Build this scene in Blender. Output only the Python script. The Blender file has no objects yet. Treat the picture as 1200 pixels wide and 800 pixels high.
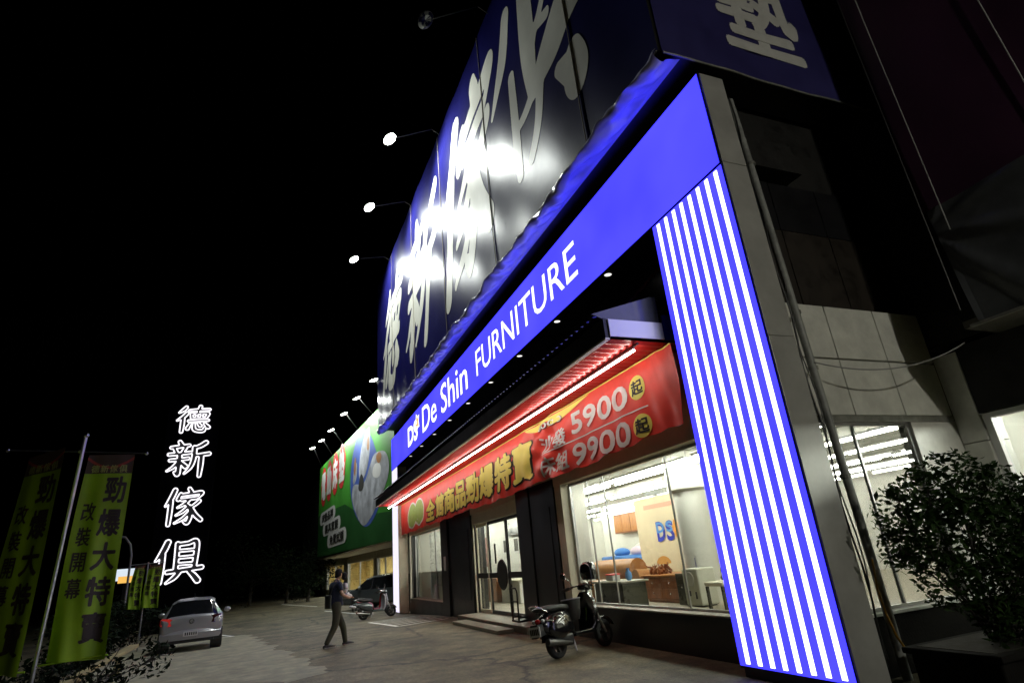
import bpy, bmesh, math, random
import numpy as np
from mathutils import Vector, Matrix
R = math.radians
random.seed(7)
sc = bpy.context.scene
col = sc.collection

# ------------------------------------------------------------------ camera
cam_d = bpy.data.cameras.new('camera')
cam_d.sensor_width = 36.0
cam_d.lens = 673.0 / 1200.0 * 36.0
cam_d.clip_start = 0.05
cam_d.clip_end = 3000
cam = bpy.data.objects.new('camera', cam_d)
col.objects.link(cam)
Rm = Matrix(((0.930, -0.052, -0.365), (-0.358, -0.361, -0.861), (-0.087, 0.931, -0.354)))
cam.matrix_world = Matrix.Translation((0, 0, 1.6)) @ Rm.to_quaternion().to_matrix().to_4x4()
sc.camera = cam

# ------------------------------------------------------------------ night sky, exposure
w = bpy.data.worlds.new('World'); sc.world = w
w.use_nodes = True
nt = w.node_tree; nt.nodes.clear()
wo = nt.nodes.new('ShaderNodeOutputWorld'); bg = nt.nodes.new('ShaderNodeBackground')
sky = nt.nodes.new('ShaderNodeTexSky'); sky.sky_type = 'NISHITA'; sky.sun_disc = False
sky.sun_elevation = R(-8); sky.sun_rotation = R(200)
bg.inputs['Strength'].default_value = 0.02
nt.links.new(sky.outputs[0], bg.inputs['Color']); nt.links.new(bg.outputs[0], wo.inputs['Surface'])
vs = sc.view_settings
sc.display_settings.display_device = 'sRGB'
vs.view_transform = 'Standard'; vs.look = 'None'; vs.exposure = 0.0; vs.gamma = 1.0
vs.use_curve_mapping = False
sc.cycles.max_bounces = 7
sc.cycles.diffuse_bounces = 3
sc.cycles.glossy_bounces = 3
sc.cycles.transparent_max_bounces = 16
sc.cycles.caustics_reflective = False
sc.cycles.caustics_refractive = False
sc.cycles.sample_clamp_indirect = 3.0

# ------------------------------------------------------------------ materials
def mat(name, rgb, rough=0.6, metal=0.0, var=0.0, scale=3.0, bump=0.0, bscale=40.0, emit=0.0, coat=0.0, stretch=(1, 1, 1), spec=0.5):
    m = bpy.data.materials.new(name); m.use_nodes = True
    n = m.node_tree.nodes; l = m.node_tree.links
    b = n['Principled BSDF']
    b.inputs['Base Color'].default_value = (*rgb, 1)
    b.inputs['Roughness'].default_value = rough
    b.inputs['Metallic'].default_value = metal
    b.inputs['Coat Weight'].default_value = coat
    b.inputs['Specular IOR Level'].default_value = spec
    if var or bump:
        tc = n.new('ShaderNodeTexCoord'); mp = n.new('ShaderNodeMapping')
        mp.inputs['Scale'].default_value = stretch
        l.new(tc.outputs['Object'], mp.inputs['Vector'])
    if var:
        nz = n.new('ShaderNodeTexNoise'); nz.inputs['Scale'].default_value = scale
        nz.inputs['Detail'].default_value = 6; nz.inputs['Roughness'].default_value = 0.65
        l.new(mp.outputs[0], nz.inputs['Vector'])
        mr = n.new('ShaderNodeMapRange'); mr.inputs['From Min'].default_value = 0.3; mr.inputs['From Max'].default_value = 0.7
        mr.inputs['To Min'].default_value = 1 - var; mr.inputs['To Max'].default_value = 1 + var
        l.new(nz.outputs['Fac'], mr.inputs['Value'])
        mx = n.new('ShaderNodeMix'); mx.data_type = 'RGBA'; mx.blend_type = 'MULTIPLY'
        mx.inputs['Factor'].default_value = 1
        mx.inputs['A'].default_value = (*rgb, 1)
        l.new(mr.outputs[0], mx.inputs['B'])
        l.new(mx.outputs['Result'], b.inputs['Base Color'])
        mr2 = n.new('ShaderNodeMapRange'); mr2.inputs['From Min'].default_value = 0.3; mr2.inputs['From Max'].default_value = 0.7
        mr2.inputs['To Min'].default_value = max(0.02, rough * (1 - var * .6)); mr2.inputs['To Max'].default_value = min(1, rough * (1 + var * .6))
        l.new(nz.outputs['Fac'], mr2.inputs['Value']); l.new(mr2.outputs[0], b.inputs['Roughness'])
    if bump:
        nb = n.new('ShaderNodeTexNoise'); nb.inputs['Scale'].default_value = bscale; nb.inputs['Detail'].default_value = 5
        l.new(mp.outputs[0], nb.inputs['Vector'])
        bp = n.new('ShaderNodeBump'); bp.inputs['Strength'].default_value = bump; bp.inputs['Distance'].default_value = 0.02
        l.new(nb.outputs['Fac'], bp.inputs['Height']); l.new(bp.outputs[0], b.inputs['Normal'])
    if emit:
        b.inputs['Emission Color'].default_value = (*rgb, 1); b.inputs['Emission Strength'].default_value = emit
    return m

def glow(name, rgb, s, var=0.0, scale=1.0):
    m = bpy.data.materials.new(name); m.use_nodes = True
    n = m.node_tree.nodes; l = m.node_tree.links; n.clear()
    o = n.new('ShaderNodeOutputMaterial'); e = n.new('ShaderNodeEmission')
    e.inputs[0].default_value = (*rgb, 1); e.inputs[1].default_value = s
    l.new(e.outputs[0], o.inputs[0])
    if var:
        tc = n.new('ShaderNodeTexCoord'); nz = n.new('ShaderNodeTexNoise'); nz.inputs['Scale'].default_value = scale
        mr = n.new('ShaderNodeMapRange'); mr.inputs['From Min'].default_value = .3; mr.inputs['From Max'].default_value = .7
        mr.inputs['To Min'].default_value = s * (1 - var); mr.inputs['To Max'].default_value = s * (1 + var)
        l.new(tc.outputs['Object'], nz.inputs['Vector']); l.new(nz.outputs['Fac'], mr.inputs['Value']); l.new(mr.outputs[0], e.inputs[1])
    return m

def glass_mat(name, tint=(0.93, 0.97, 0.95), refl=1.0):
    m = bpy.data.materials.new(name); m.use_nodes = True
    n = m.node_tree.nodes; l = m.node_tree.links; n.clear()
    o = n.new('ShaderNodeOutputMaterial'); t = n.new('ShaderNodeBsdfTransparent'); g = n.new('ShaderNodeBsdfGlossy')
    t.inputs[0].default_value = (*tint, 1); g.inputs['Roughness'].default_value = 0.02
    f = n.new('ShaderNodeLayerWeight'); f.inputs[0].default_value = .5
    pw = n.new('ShaderNodeMath'); pw.operation = 'POWER'; pw.inputs[1].default_value = 5
    mm = n.new('ShaderNodeMath'); mm.operation = 'MULTIPLY_ADD'; mm.inputs[1].default_value = .9 * refl; mm.inputs[2].default_value = .04
    mx = n.new('ShaderNodeMixShader')
    l.new(f.outputs['Facing'], pw.inputs[0]); l.new(pw.outputs[0], mm.inputs[0]); l.new(mm.outputs[0], mx.inputs[0]); l.new(t.outputs[0], mx.inputs[1]); l.new(g.outputs[0], mx.inputs[2]); l.new(mx.outputs[0], o.inputs[0])
    return m

M = {}
M['black_panel'] = mat('black_panel', (.012, .012, .014), .35, var=.3, scale=1.2, bump=.05)
M['black_metal'] = mat('black_metal', (.012, .012, .012), .45, var=.3, scale=4)
M['rubber'] = mat('rubber', (.014, .014, .014), .8, var=.2, bump=.2)
M['grey_panel'] = mat('grey_panel', (.46, .46, .44), .38, metal=.2, var=.18, scale=1.4)
M['steel'] = mat('steel', (.42, .42, .42), .35, metal=.9, var=.2)
M['chrome'] = mat('chrome', (.5, .5, .5), .15, metal=1)
M['dirty_steel'] = mat('dirty_steel', (.25, .25, .23), .5, metal=.4, var=.35, scale=6, bump=.15)
M['cream'] = mat('cream', (.74, .69, .54), .5, var=.1, scale=2)
M['white_wall'] = mat('white_wall', (.80, .79, .73), .7, var=.05, scale=2)
M['cream_wall'] = mat('cream_wall', (.78, .66, .45), .7, var=.05, scale=2)
M['tile_white'] = mat('tile_white', (.74, .74, .69), .35, var=.18, scale=2.3, bump=.05, bscale=8)
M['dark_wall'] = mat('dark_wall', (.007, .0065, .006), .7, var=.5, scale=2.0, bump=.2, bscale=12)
M['brown_panel'] = mat('brown_panel', (.016, .011, .007), .6, var=.5, scale=3)
M['planter'] = mat('planter', (.012, .011, .010), .95, var=.4, scale=3, bump=.3, spec=.08)
M['concrete_dark'] = mat('concrete_dark', (.12, .115, .10), .85, var=.4, scale=3, bump=.3)
M['blue_glow'] = glow('blue_glow', (.037, .033, 1.0), 2.5, var=.16, scale=.55)
M['white_glow'] = glow('white_glow', (1, 1, 1), 2.4)
M['letter_glow'] = glow('letter_glow', (1, 1, 1), 1.7)
M['lavender_glow'] = glow('lavender_glow', (.86, .82, 1.0), 1.15)
M['orange_glow'] = glow('orange_glow', (1, .6, .2), 1.0)
M['tube_glow'] = glow('tube_glow', (1, .965, .86), 52.0)
M['led_strip'] = glow('led_strip', (1, .90, .82), 30.0)
M['neon'] = glow('neon', (.97, .93, 1.0), 1.6)
M['lamp_glow'] = glow('lamp_glow', (.95, 1, .93), 30.0)
M['down_glow'] = glow('down_glow', (1, .97, .9), 1.6)
M['blue_tarp'] = mat('blue_tarp', (.010, .010, .095), .33, var=.10, scale=.8, bump=.12, bscale=2.2, spec=.11)
M['side_tarp'] = mat('side_tarp', (.028, .025, .13), .5, var=.25, scale=1.0, bump=.2, bscale=3)
M['tarp_letter'] = mat('tarp_letter', (.80, .80, .72), .42, var=.08, scale=.8, bump=.1, bscale=2.2, spec=.25)
M['side_letter'] = mat('side_letter', (.62, .62, .6), .6, var=.1)
M['wrap'] = mat('wrap', (.55, .55, .80), .15, var=.2, scale=2, bump=1.0, bscale=4.0, stretch=(1, .5, 1))
M['purple_tarp'] = mat('purple_tarp', (.05, .010, .042), .6, var=.3, scale=.6, bump=.15, bscale=2)
M['grey_tarp'] = mat('grey_tarp', (.085, .09, .10), .2, var=.25, scale=1.5)
M['red_sheet'] = mat('red_sheet', (.52, .035, .03), .32, var=.18, scale=1.5)
M['red_banner'] = mat('red_banner', (.80, .055, .032), .48, var=.12, scale=1.6)
M['yellow_print'] = mat('yellow_print', (.88, .82, .16), .55, var=.06)
M['end_white'] = mat('end_white', (.88, .88, .9), .4)
M['white_print'] = mat('white_print', (.8, .8, .78), .55, var=.06)
M['black_print'] = mat('black_print', (.02, .02, .015), .6)
M['green_print'] = mat('green_print', (.35, .55, .12), .6, var=.2, scale=8)
M['red_print'] = mat('red_print', (.7, .03, .03), .5, var=.1)
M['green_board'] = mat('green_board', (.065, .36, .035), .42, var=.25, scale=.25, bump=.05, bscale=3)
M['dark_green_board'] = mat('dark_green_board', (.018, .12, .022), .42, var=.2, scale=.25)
M['blue_print'] = mat('blue_print', (.06, .13, .5), .5, var=.3, scale=.5)
M['bed_print'] = mat('bed_print', (.45, .47, .52), .5, var=.45, scale=1.2)
M['flag_cloth'] = mat('flag_cloth', (.22, .37, .004), .7, var=.12, scale=3)
M['flag_print'] = mat('flag_print', (.03, .02, .012), .7)
M['flag_top'] = mat('flag_top', (.05, .028, .015), .7)
M['flag_red'] = mat('flag_red', (.25, .03, .02), .7)
M['flag_top_text'] = mat('flag_top_text', (.3, .33, .08), .7)
M['leaf'] = mat('leaf', (.017, .040, .007), .7, var=.5, scale=6, spec=.1)
M['leaf_dark'] = mat('leaf_dark', (.006, .012, .004), .8, var=.5, scale=5, spec=.08)
M['bark'] = mat('bark', (.022, .017, .012), .9, var=.4, scale=8, bump=.4)
M['white_paint'] = mat('white_paint', (.80, .80, .75), .7, var=.15, scale=5)
M['silver_paint'] = mat('silver_paint', (.36, .36, .37), .28, metal=.35, coat=.6, var=.05)
M['dark_paint'] = mat('dark_paint', (.10, .12, .13), .22, metal=.3, coat=.8)
M['black_paint'] = mat('black_paint', (.008, .008, .009), .18, coat=1.0)
M['red_paint'] = mat('red_paint', (.17, .008, .012), .25, coat=1.0)
M['light_plastic'] = mat('light_plastic', (.34, .34, .38), .35)
M['car_glass'] = mat('car_glass', (.008, .009, .01), .06, spec=.8)
M['tail_red'] = mat('tail_red', (.35, .01, .01), .15, coat=1)
M['tail_dark'] = mat('tail_dark', (.06, .012, .012), .15, coat=1)
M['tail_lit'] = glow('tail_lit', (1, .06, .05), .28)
M['plate'] = mat('plate', (.6, .6, .58), .5)
M['dark_rim'] = mat('dark_rim', (.10, .10, .10), .4, metal=.7)
M['seat_vinyl'] = mat('seat_vinyl', (.014, .014, .013), .5, bump=.15)
M['skin'] = mat('skin', (.52, .30, .20), .55)
M['hair'] = mat('hair', (.006, .005, .005), .7, bump=.5, bscale=60, spec=.2)
M['navy_cloth'] = mat('navy_cloth', (.014, .020, .045), .85, var=.2, scale=8, bump=.3)
M['olive_cloth'] = mat('olive_cloth', (.055, .055, .032), .85, var=.25, scale=8, bump=.3)
M['white_cloth'] = mat('white_cloth', (.62, .60, .56), .85, var=.1, bump=.3)
M['blue_cloth'] = mat('blue_cloth', (.10, .16, .35), .85)
M['shoe'] = mat('shoe', (.02, .018, .016), .6)
M['sole'] = mat('sole', (.35, .33, .3), .7)
M['wood_red'] = mat('wood_red', (.26, .085, .025), .35, var=.3, scale=4, stretch=(1, 4, 1))
M['wood_orange'] = mat('wood_orange', (.5, .2, .05), .35, var=.25, scale=4, stretch=(1, 4, 1))
M['wood_dark'] = mat('wood_dark', (.035, .035, .022), .3, var=.3, scale=3)
M['leather'] = mat('leather', (.42, .19, .06), .4, var=.15, scale=5, bump=.15)
M['shade'] = glow('shade', (1, .45, .12), .65)
M['blue_fabric'] = mat('blue_fabric', (.06, .2, .55), .7, var=.15)
M['pale_pink'] = mat('pale_pink', (.75, .6, .72), .7, var=.1)
M['appliance'] = mat('appliance', (.66, .66, .56), .4, var=.05)
M['ds_blue'] = mat('ds_blue', (.03, .045, .42), .4)
M['ds_light'] = mat('ds_light', (.12, .32, .70), .4)
M['ds_orange'] = mat('ds_orange', (.85, .35, .06), .5)
M['pale_red'] = mat('pale_red', (.86, .42, .30), .6)
M['floor_tile'] = mat('floor_tile', (.52, .46, .36), .3, var=.1, scale=2)
M['ceiling'] = mat('ceiling', (.34, .35, .31), .8, var=.05)
M['yellow_hose'] = mat('yellow_hose', (.5, .25, .01), .5)
M['pipe_grey'] = mat('pipe_grey', (.3, .31, .30), .45, var=.35, scale=5)
M['poster'] = mat('poster', (.34, .2, .18), .5, var=.7, scale=5)
M['glass'] = glass_mat('glass')
M['tinted_glass'] = glass_mat('tinted_glass', (.56, .58, .57), 1.0)
M['yellow_room'] = mat('yellow_room', (.75, .55, .2), .7, var=.15, scale=.6)
M['slab'] = mat('slab', (.33, .31, .25), .5, var=.2, scale=3, bump=.1)
M['plank_wood'] = mat('plank_wood', (.3, .25, .12), .8, var=.3, scale=5)
M['rope'] = mat('rope', (.3, .27, .2), .8)
M['cable'] = mat('cable', (.35, .35, .35), .6)
M['pylon_black'] = mat('pylon_black', (.002, .002, .0025), 1.0, spec=0)
M['face_dark'] = mat('face_dark', (.035, .035, .035), .9, spec=.1)
M['strut_red'] = mat('strut_red', (.25, .06, .06), .5)

# ------------------------------------------------------------------ mesh builder
class MB:
    def __init__(self): self.v = []; self.f = []
    def add(self, vs, fs):
        o = len(self.v); self.v += [tuple(p) for p in vs]; self.f += [tuple(i + o for i in q) for q in fs]; return self
    def box(self, lo, hi, rz=0, piv=None):
        x0, y0, z0 = lo; x1, y1, z1 = hi
        v = [(x, y, z) for z in (z0, z1) for y in (y0, y1) for x in (x0, x1)]
        if rz:
            px, py = piv if piv else ((x0 + x1) / 2, (y0 + y1) / 2); c, s = math.cos(rz), math.sin(rz)
            v = [(px + (x - px) * c - (y - py) * s, py + (x - px) * s + (y - py) * c, z) for x, y, z in v]
        return self.add(v, [(0, 2, 3, 1), (4, 5, 7, 6), (0, 1, 5, 4), (2, 6, 7, 3), (0, 4, 6, 2), (1, 3, 7, 5)])
    def quad(self, a, b, c, d): return self.add([a, b, c, d], [(0, 1, 2, 3)])
    def poly(self, pts): return self.add(pts, [tuple(range(len(pts)))])
    def prism(self, pts, ext):
        n = len(pts); e = Vector(ext); b = [tuple(Vector(p) + e) for p in pts]
        return self.add(list(pts) + b, [tuple(range(n))[::-1], tuple(range(n, 2 * n))] + [(i, (i + 1) % n, n + (i + 1) % n, n + i) for i in range(n)])
    def tube(self, pts, r, n=8, caps=True, closed=False):
        pts = [Vector(p) for p in pts]; m = len(pts)
        rr = r if isinstance(r, (list, tuple)) else [r] * m
        vs = []; prev = None
        for i, p in enumerate(pts):
            if closed: t = pts[(i + 1) % m] - pts[i - 1]
            else: t = pts[min(i + 1, m - 1)] - pts[max(i - 1, 0)]
            if t.length < 1e-9: t = Vector((0, 0, 1))
            t.normalize()
            if prev is None:
                a = Vector((0, 0, 1)) if abs(t.z) < .9 else Vector((1, 0, 0)); u = t.cross(a).normalized()
            else:
                u = prev - t * prev.dot(t); u = u.normalized() if u.length > 1e-6 else t.orthogonal().normalized()
            prev = u; q = t.cross(u)
            vs += [tuple(p + (u * math.cos(2 * math.pi * k / n) + q * math.sin(2 * math.pi * k / n)) * rr[i]) for k in range(n)]
        fs = [(i * n + k, i * n + (k + 1) % n, (i + 1) * n + (k + 1) % n, (i + 1) * n + k) for i in range(m - 1) for k in range(n)]
        if closed: fs += [((m - 1) * n + k, (m - 1) * n + (k + 1) % n, (k + 1) % n, k) for k in range(n)]
        elif caps: fs += [tuple(range(n))[::-1], tuple((m - 1) * n + k for k in range(n))]
        return self.add(vs, fs)
    def lathe(self, prof, c=(0, 0, 0), axis='Z', n=24, cap=True):
        vs = []
        for r, h in prof:
            for k in range(n):
                a = 2 * math.pi * k / n; x, y = r * math.cos(a), r * math.sin(a)
                p = {'Z': (x, y, h), 'Y': (x, h, y), 'X': (h, x, y)}[axis]
                vs.append((p[0] + c[0], p[1] + c[1], p[2] + c[2]))
        m = len(prof)
        fs = [(i * n + k, i * n + (k + 1) % n, (i + 1) * n + (k + 1) % n, (i + 1) * n + k) for i in range(m - 1) for k in range(n)]
        if cap: fs += [tuple(range(n))[::-1], tuple((m - 1) * n + k for k in range(n))]
        return self.add(vs, fs)
    def ball(self, c, r, n=12, sx=1, sy=1, sz=1):
        prof = [(max(1e-4, math.sin(math.pi * i / n)), -math.cos(math.pi * i / n)) for i in range(n + 1)]
        m = MB(); m.lathe(prof, n=n + 4, cap=False)
        return self.add([(c[0] + x * r * sx, c[1] + y * r * sy, c[2] + z * r * sz) for x, y, z in m.v], m.f)
    def grid(self, fn, nu, nv):
        vs = [tuple(fn(i / nu, j / nv)) for j in range(nv + 1) for i in range(nu + 1)]
        fs = [(j * (nu + 1) + i, j * (nu + 1) + i + 1, (j + 1) * (nu + 1) + i + 1, (j + 1) * (nu + 1) + i) for j in range(nv) for i in range(nu)]
        return self.add(vs, fs)
    def loft(self, rings, cap0=True, cap1=True, closed=True):
        n = len(rings[0]); vs = [p for r in rings for p in r]; k2 = n if closed else n - 1
        fs = [(i * n + k, i * n + (k + 1) % n, (i + 1) * n + (k + 1) % n, (i + 1) * n + k) for i in range(len(rings) - 1) for k in range(k2)]
        if cap0: fs.append(tuple(range(n))[::-1])
        if cap1: fs.append(tuple((len(rings) - 1) * n + k for k in range(n)))
        return self.add(vs, fs)
    def xf(self, mtx):
        self.v = [tuple(mtx @ Vector(p)) for p in self.v]; return self

def rootloc(o):
    v = Vector((0, 0, 0))
    while o: v = v + o.location; o = o.parent
    return v

def build(name, mb, m, parent=None, smooth=None, bevel=0.0, subd=0, local=False):
    off = Vector((0, 0, 0)) if (local or parent is None) else rootloc(parent)
    me = bpy.data.meshes.new(name)
    me.from_pydata([(p[0] - off.x, p[1] - off.y, p[2] - off.z) for p in mb.v], [], mb.f)
    bm = bmesh.new(); bm.from_mesh(me); bmesh.ops.recalc_face_normals(bm, faces=bm.faces); bm.to_mesh(me); bm.free()
    if smooth is not None:
        for p in me.polygons: p.use_smooth = True
        me.set_sharp_from_angle(angle=R(smooth))
    me.materials.append(M[m] if isinstance(m, str) else m)
    o = bpy.data.objects.new(name, me); col.objects.link(o)
    if parent: o.parent = parent
    if bevel:
        b = o.modifiers.new('b', 'BEVEL'); b.width = bevel; b.segments = 2; b.limit_method = 'ANGLE'; b.angle_limit = R(40)
    if subd:
        s = o.modifiers.new('s', 'SUBSURF'); s.levels = subd; s.render_levels = subd
    return o

def tag(o, label, cat, group=None):
    o['label'] = label; o['category'] = cat
    if group: o['group'] = group
    return o
def struct(o): o['kind'] = 'structure'; return o
def thing(name, label, cat, loc=(0, 0, 0), group=None, rz=0):
    o = bpy.data.objects.new(name, None); o.empty_display_size = .2; col.objects.link(o)
    o.location = loc; o.rotation_euler = (0, 0, rz)
    return tag(o, label, cat, group)
def dup(root, loc, rz=None, label=None):
    r = root.copy(); col.objects.link(r); r.location = loc
    if rz is not None: r.rotation_euler = (0, 0, rz)
    if label: r['label'] = label
    for ch in root.children:
        c = ch.copy(); col.objects.link(c); c.parent = r
        for g in ch.children:
            d = g.copy(); col.objects.link(d); d.parent = c
    return r

# ------------------------------------------------------------------ lettering
_tc = {}
def text_geo(s, bold=0.0, L=None):
    key = (s, bold, L)
    if key in _tc: return _tc[key]
    cu = bpy.data.curves.new('t', 'FONT'); cu.body = s; cu.size = 1; cu.offset = bold; cu.resolution_u = 3
    o = bpy.data.objects.new('t', cu); col.objects.link(o)
    dg = bpy.context.evaluated_depsgraph_get(); me = bpy.data.meshes.new_from_object(o.evaluated_get(dg))
    bpy.data.objects.remove(o)
    out = _norm(me, L); _tc[key] = out
    return out
def _norm(me, L, box=None):
    bm = bmesh.new(); bm.from_mesh(me); bmesh.ops.triangulate(bm, faces=bm.faces)
    v = np.array([x.co[:2] for x in bm.verts]) if len(bm.verts) else np.zeros((1, 2))
    if box is None: lo = v.min(0); hi = v.max(0)
    else: lo, hi = np.array(box[0]), np.array(box[1])
    if L:
        for _ in range(5):
            e = [x for x in bm.edges if ((x.verts[0].co - x.verts[1].co).length) > L]
            if not e: break
            bmesh.ops.subdivide_edges(bm, edges=e, cuts=1); bmesh.ops.triangulate(bm, faces=bm.faces)
    bm.verts.index_update()
    V = [((x.co.x - lo[0]) / (hi[0] - lo[0]), (x.co.y - lo[1]) / (hi[1] - lo[1])) for x in bm.verts]
    F = [tuple(q.index for q in f.verts) for f in bm.faces]
    bm.free(); bpy.data.meshes.remove(me)
    return V, F
def text(name, s, m, parent, P, bold=0.0, L=None, dn=(-1, 0, 0), step=.0006):
    # heavier weights: the glyph is laid several times, each layer shifted a little and a hair proud of the last
    V, F = text_geo(s, 0.0, L); mb = MB(); k = max(1, len(s)); dn = Vector(dn)
    sh = [(0, 0)] + ([(math.cos(a) * bold / k, math.sin(a) * bold) for a in np.linspace(0, 2 * math.pi, 9)[:-1]] if bold else [])
    if bold > .05: sh += [(a * .5, b * .5) for a, b in sh[1:]]
    for i, (du, dv) in enumerate(sh):
        mb.add([tuple(Vector(P((u - .5) * (1 - 2 * bold / k) + .5 + du, (v - .5) * (1 - 2 * bold) + .5 + dv)) + dn * step * i) for u, v in V], F)
    return build(name, mb, m, parent)

# brush lettering: strokes -> distance field -> outline -> filled mesh / outline tubes
def contours(strokes, k=1.0, N=150, pad=12):
    lo, hi = -pad, 100 + pad
    xs = np.linspace(lo, hi, N); X, Y = np.meshgrid(xs, xs)
    F = np.full(X.shape, 1e3)
    for st in strokes:
        P = np.array(st, float); n = len(P)
        t = np.linspace(0, n - 1, (n - 1) * 14 + 1)
        pts = []
        for a in t:
            i = min(int(a), n - 2); u = a - i
            p0, p1, p2, p3 = P[max(i - 1, 0)], P[i], P[i + 1], P[min(i + 2, n - 1)]
            pts.append(.5 * (2 * p1 + (p2 - p0) * u + (2 * p0 - 5 * p1 + 4 * p2 - p3) * u * u + (3 * p1 - p0 - 3 * p2 + p3) * u ** 3))
        for px, py, r in pts:
            F = np.minimum(F, np.hypot(X - px, Y - py) - max(.6, r) * k)
    seg = {}
    def ip(i0, j0, i1, j1):
        a, b = F[j0, i0], F[j1, i1]; t = a / (a - b)
        return (xs[i0] + (xs[i1] - xs[i0]) * t, xs[j0] + (xs[j1] - xs[j0]) * t)
    nxt = {}; pos = {}
    for j in range(N - 1):
        for i in range(N - 1):
            c = [F[j, i] < 0, F[j, i + 1] < 0, F[j + 1, i + 1] < 0, F[j + 1, i] < 0]
            s = sum(c)
            if s in (0, 4): continue
            E = [('h', i, j), ('v', i + 1, j), ('h', i, j + 1), ('v', i, j)]
            ends = [((i, j), (i + 1, j)), ((i + 1, j), (i + 1, j + 1)), ((i, j + 1), (i + 1, j + 1)), ((i, j), (i, j + 1))]
            cr = [e for e in range(4) if c[e] != c[(e + 1) % 4]]
            for e in cr: pos[E[e]] = ip(*ends[e][0], *ends[e][1])
            # walk so that inside is on the left
            outs = [e for e in cr if c[e] and not c[(e + 1) % 4]]
            ins = [e for e in cr if not c[e] and c[(e + 1) % 4]]
            if len(cr) == 2: nxt[E[ins[0]]] = E[outs[0]] if True else None
            else:
                for a in ins: nxt[E[a]] = E[(a + 1) % 4]
    loops = []; used = set()
    for k0 in list(nxt):
        if k0 in used: continue
        lp = []; q = k0
        while q in nxt and q not in used:
            used.add(q); lp.append(pos[q]); q = nxt[q]
        if len(lp) > 6: loops.append(lp)
    return loops
def loops_fill(loops, L=None):
    cu = bpy.data.curves.new('c', 'CURVE'); cu.dimensions = '2D'; cu.fill_mode = 'BOTH'
    for lp in loops:
        sp = cu.splines.new('POLY'); sp.points.add(len(lp) - 1); sp.use_cyclic_u = True
        for p, q in zip(sp.points, lp): p.co = (q[0], q[1], 0, 1)
    o = bpy.data.objects.new('c', cu); col.objects.link(o)
    dg = bpy.context.evaluated_depsgraph_get(); me = bpy.data.meshes.new_from_object(o.evaluated_get(dg))
    bpy.data.objects.remove(o)
    return _norm(me, L, ((0, 0), (100, 100)))

REN = [[(24, 97, 4.5), (16, 75, 4.5), (3, 54, 1.5)], [(16, 68, 4.2), (16, 36, 4.2), (15, 4, 3.6)]]
GLYPH = {
 'virtue': [[(27, 97, 3.5), (20, 87, 4), (8, 76, 1.5)], [(31, 74, 4), (20, 59, 4), (4, 46, 1.5)], [(20, 58, 4), (20, 30, 4.2), (19, 3, 3.5)],
   [(38, 84, 3), (65, 87, 3.4), (96, 89, 3.2)], [(69, 100, 3.8), (66, 88, 3.6), (62, 76, 2.5)],
   [(44, 73, 3), (46, 56, 3)], [(44, 72, 3), (70, 74, 3), (93, 74, 3.6), (88, 57, 3)], [(60, 73, 2.4), (60, 57, 2.4)], [(75, 73, 2.4), (74, 57, 2.4)], [(46, 55, 2.8), (89, 57, 2.8)],
   [(38, 44, 3), (65, 46, 3.4), (95, 47, 3)], [(43, 33, 3), (36, 15, 4.2)], [(54, 33, 3), (56, 13, 4), (68, 6, 4), (83, 7, 4), (87, 19, 2.5)], [(66, 36, 2.6), (73, 26, 4)], [(86, 34, 3), (97, 20, 4.6)]],
 'fresh': [[(26, 99, 3), (31, 89, 4.2)], [(8, 82, 3), (28, 85, 3.2), (49, 88, 3)], [(16, 78, 3), (21, 68, 3)], [(41, 81, 3.2), (35, 69, 2.6)], [(4, 62, 3), (28, 64, 3.2), (54, 67, 3)],
   [(8, 45, 3), (50, 50, 3)], [(29, 62, 4), (29, 25, 4.2), (28, 5, 4), (21, 11, 2)], [(28, 44, 3.2), (18, 27, 3), (3, 15, 1.5)], [(34, 39, 3), (45, 27, 4.4)],
   [(89, 96, 4.2), (76, 86, 4), (62, 81, 2.5)], [(63, 82, 4), (63, 50, 4), (57, 25, 3.4), (44, 7, 1.5)], [(64, 58, 3), (80, 60, 3.2), (99, 63, 3.6)], [(81, 59, 4.2), (81, 30, 4.2), (80, -1, 3)]],
 'home': REN + [[(62, 100, 3.2), (67, 91, 4.2)], [(40, 86, 3), (35, 72, 4.2)], [(40, 83, 3), (70, 86, 3.2), (96, 88, 3.6), (87, 75, 2)],
   [(44, 70, 3), (84, 74, 3)], [(64, 70, 3), (52, 58, 3), (35, 49, 1.5)], [(53, 60, 3), (66, 48, 4), (70, 28, 4.4), (64, 7, 4), (54, 11, 2)], [(62, 50, 3), (50, 38, 3), (33, 28, 1.5)], [(67, 35, 3), (52, 19, 3), (31, 7, 1.5)],
   [(91, 65, 3.4), (80, 55, 3), (70, 49, 2)], [(70, 50, 3), (82, 29, 4.2), (99, 13, 3.8)]],
 'tool': REN + [[(45, 92, 3.6), (46, 34, 3.6)], [(45, 90, 3.2), (66, 92, 3.2), (85, 93, 4), (84, 34, 3.8)], [(46, 75, 2.4), (82, 76, 2.4)], [(46, 59, 2.4), (82, 60, 2.4)], [(46, 44, 2.4), (82, 44, 2.4)],
   [(29, 27, 3.4), (65, 30, 3.6), (100, 33, 3.6)], [(54, 26, 3.6), (44, 13, 3.6), (29, 2, 1.5)], [(74, 26, 3), (84, 16, 4.2), (94, 3, 4.8)]],
}

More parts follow.
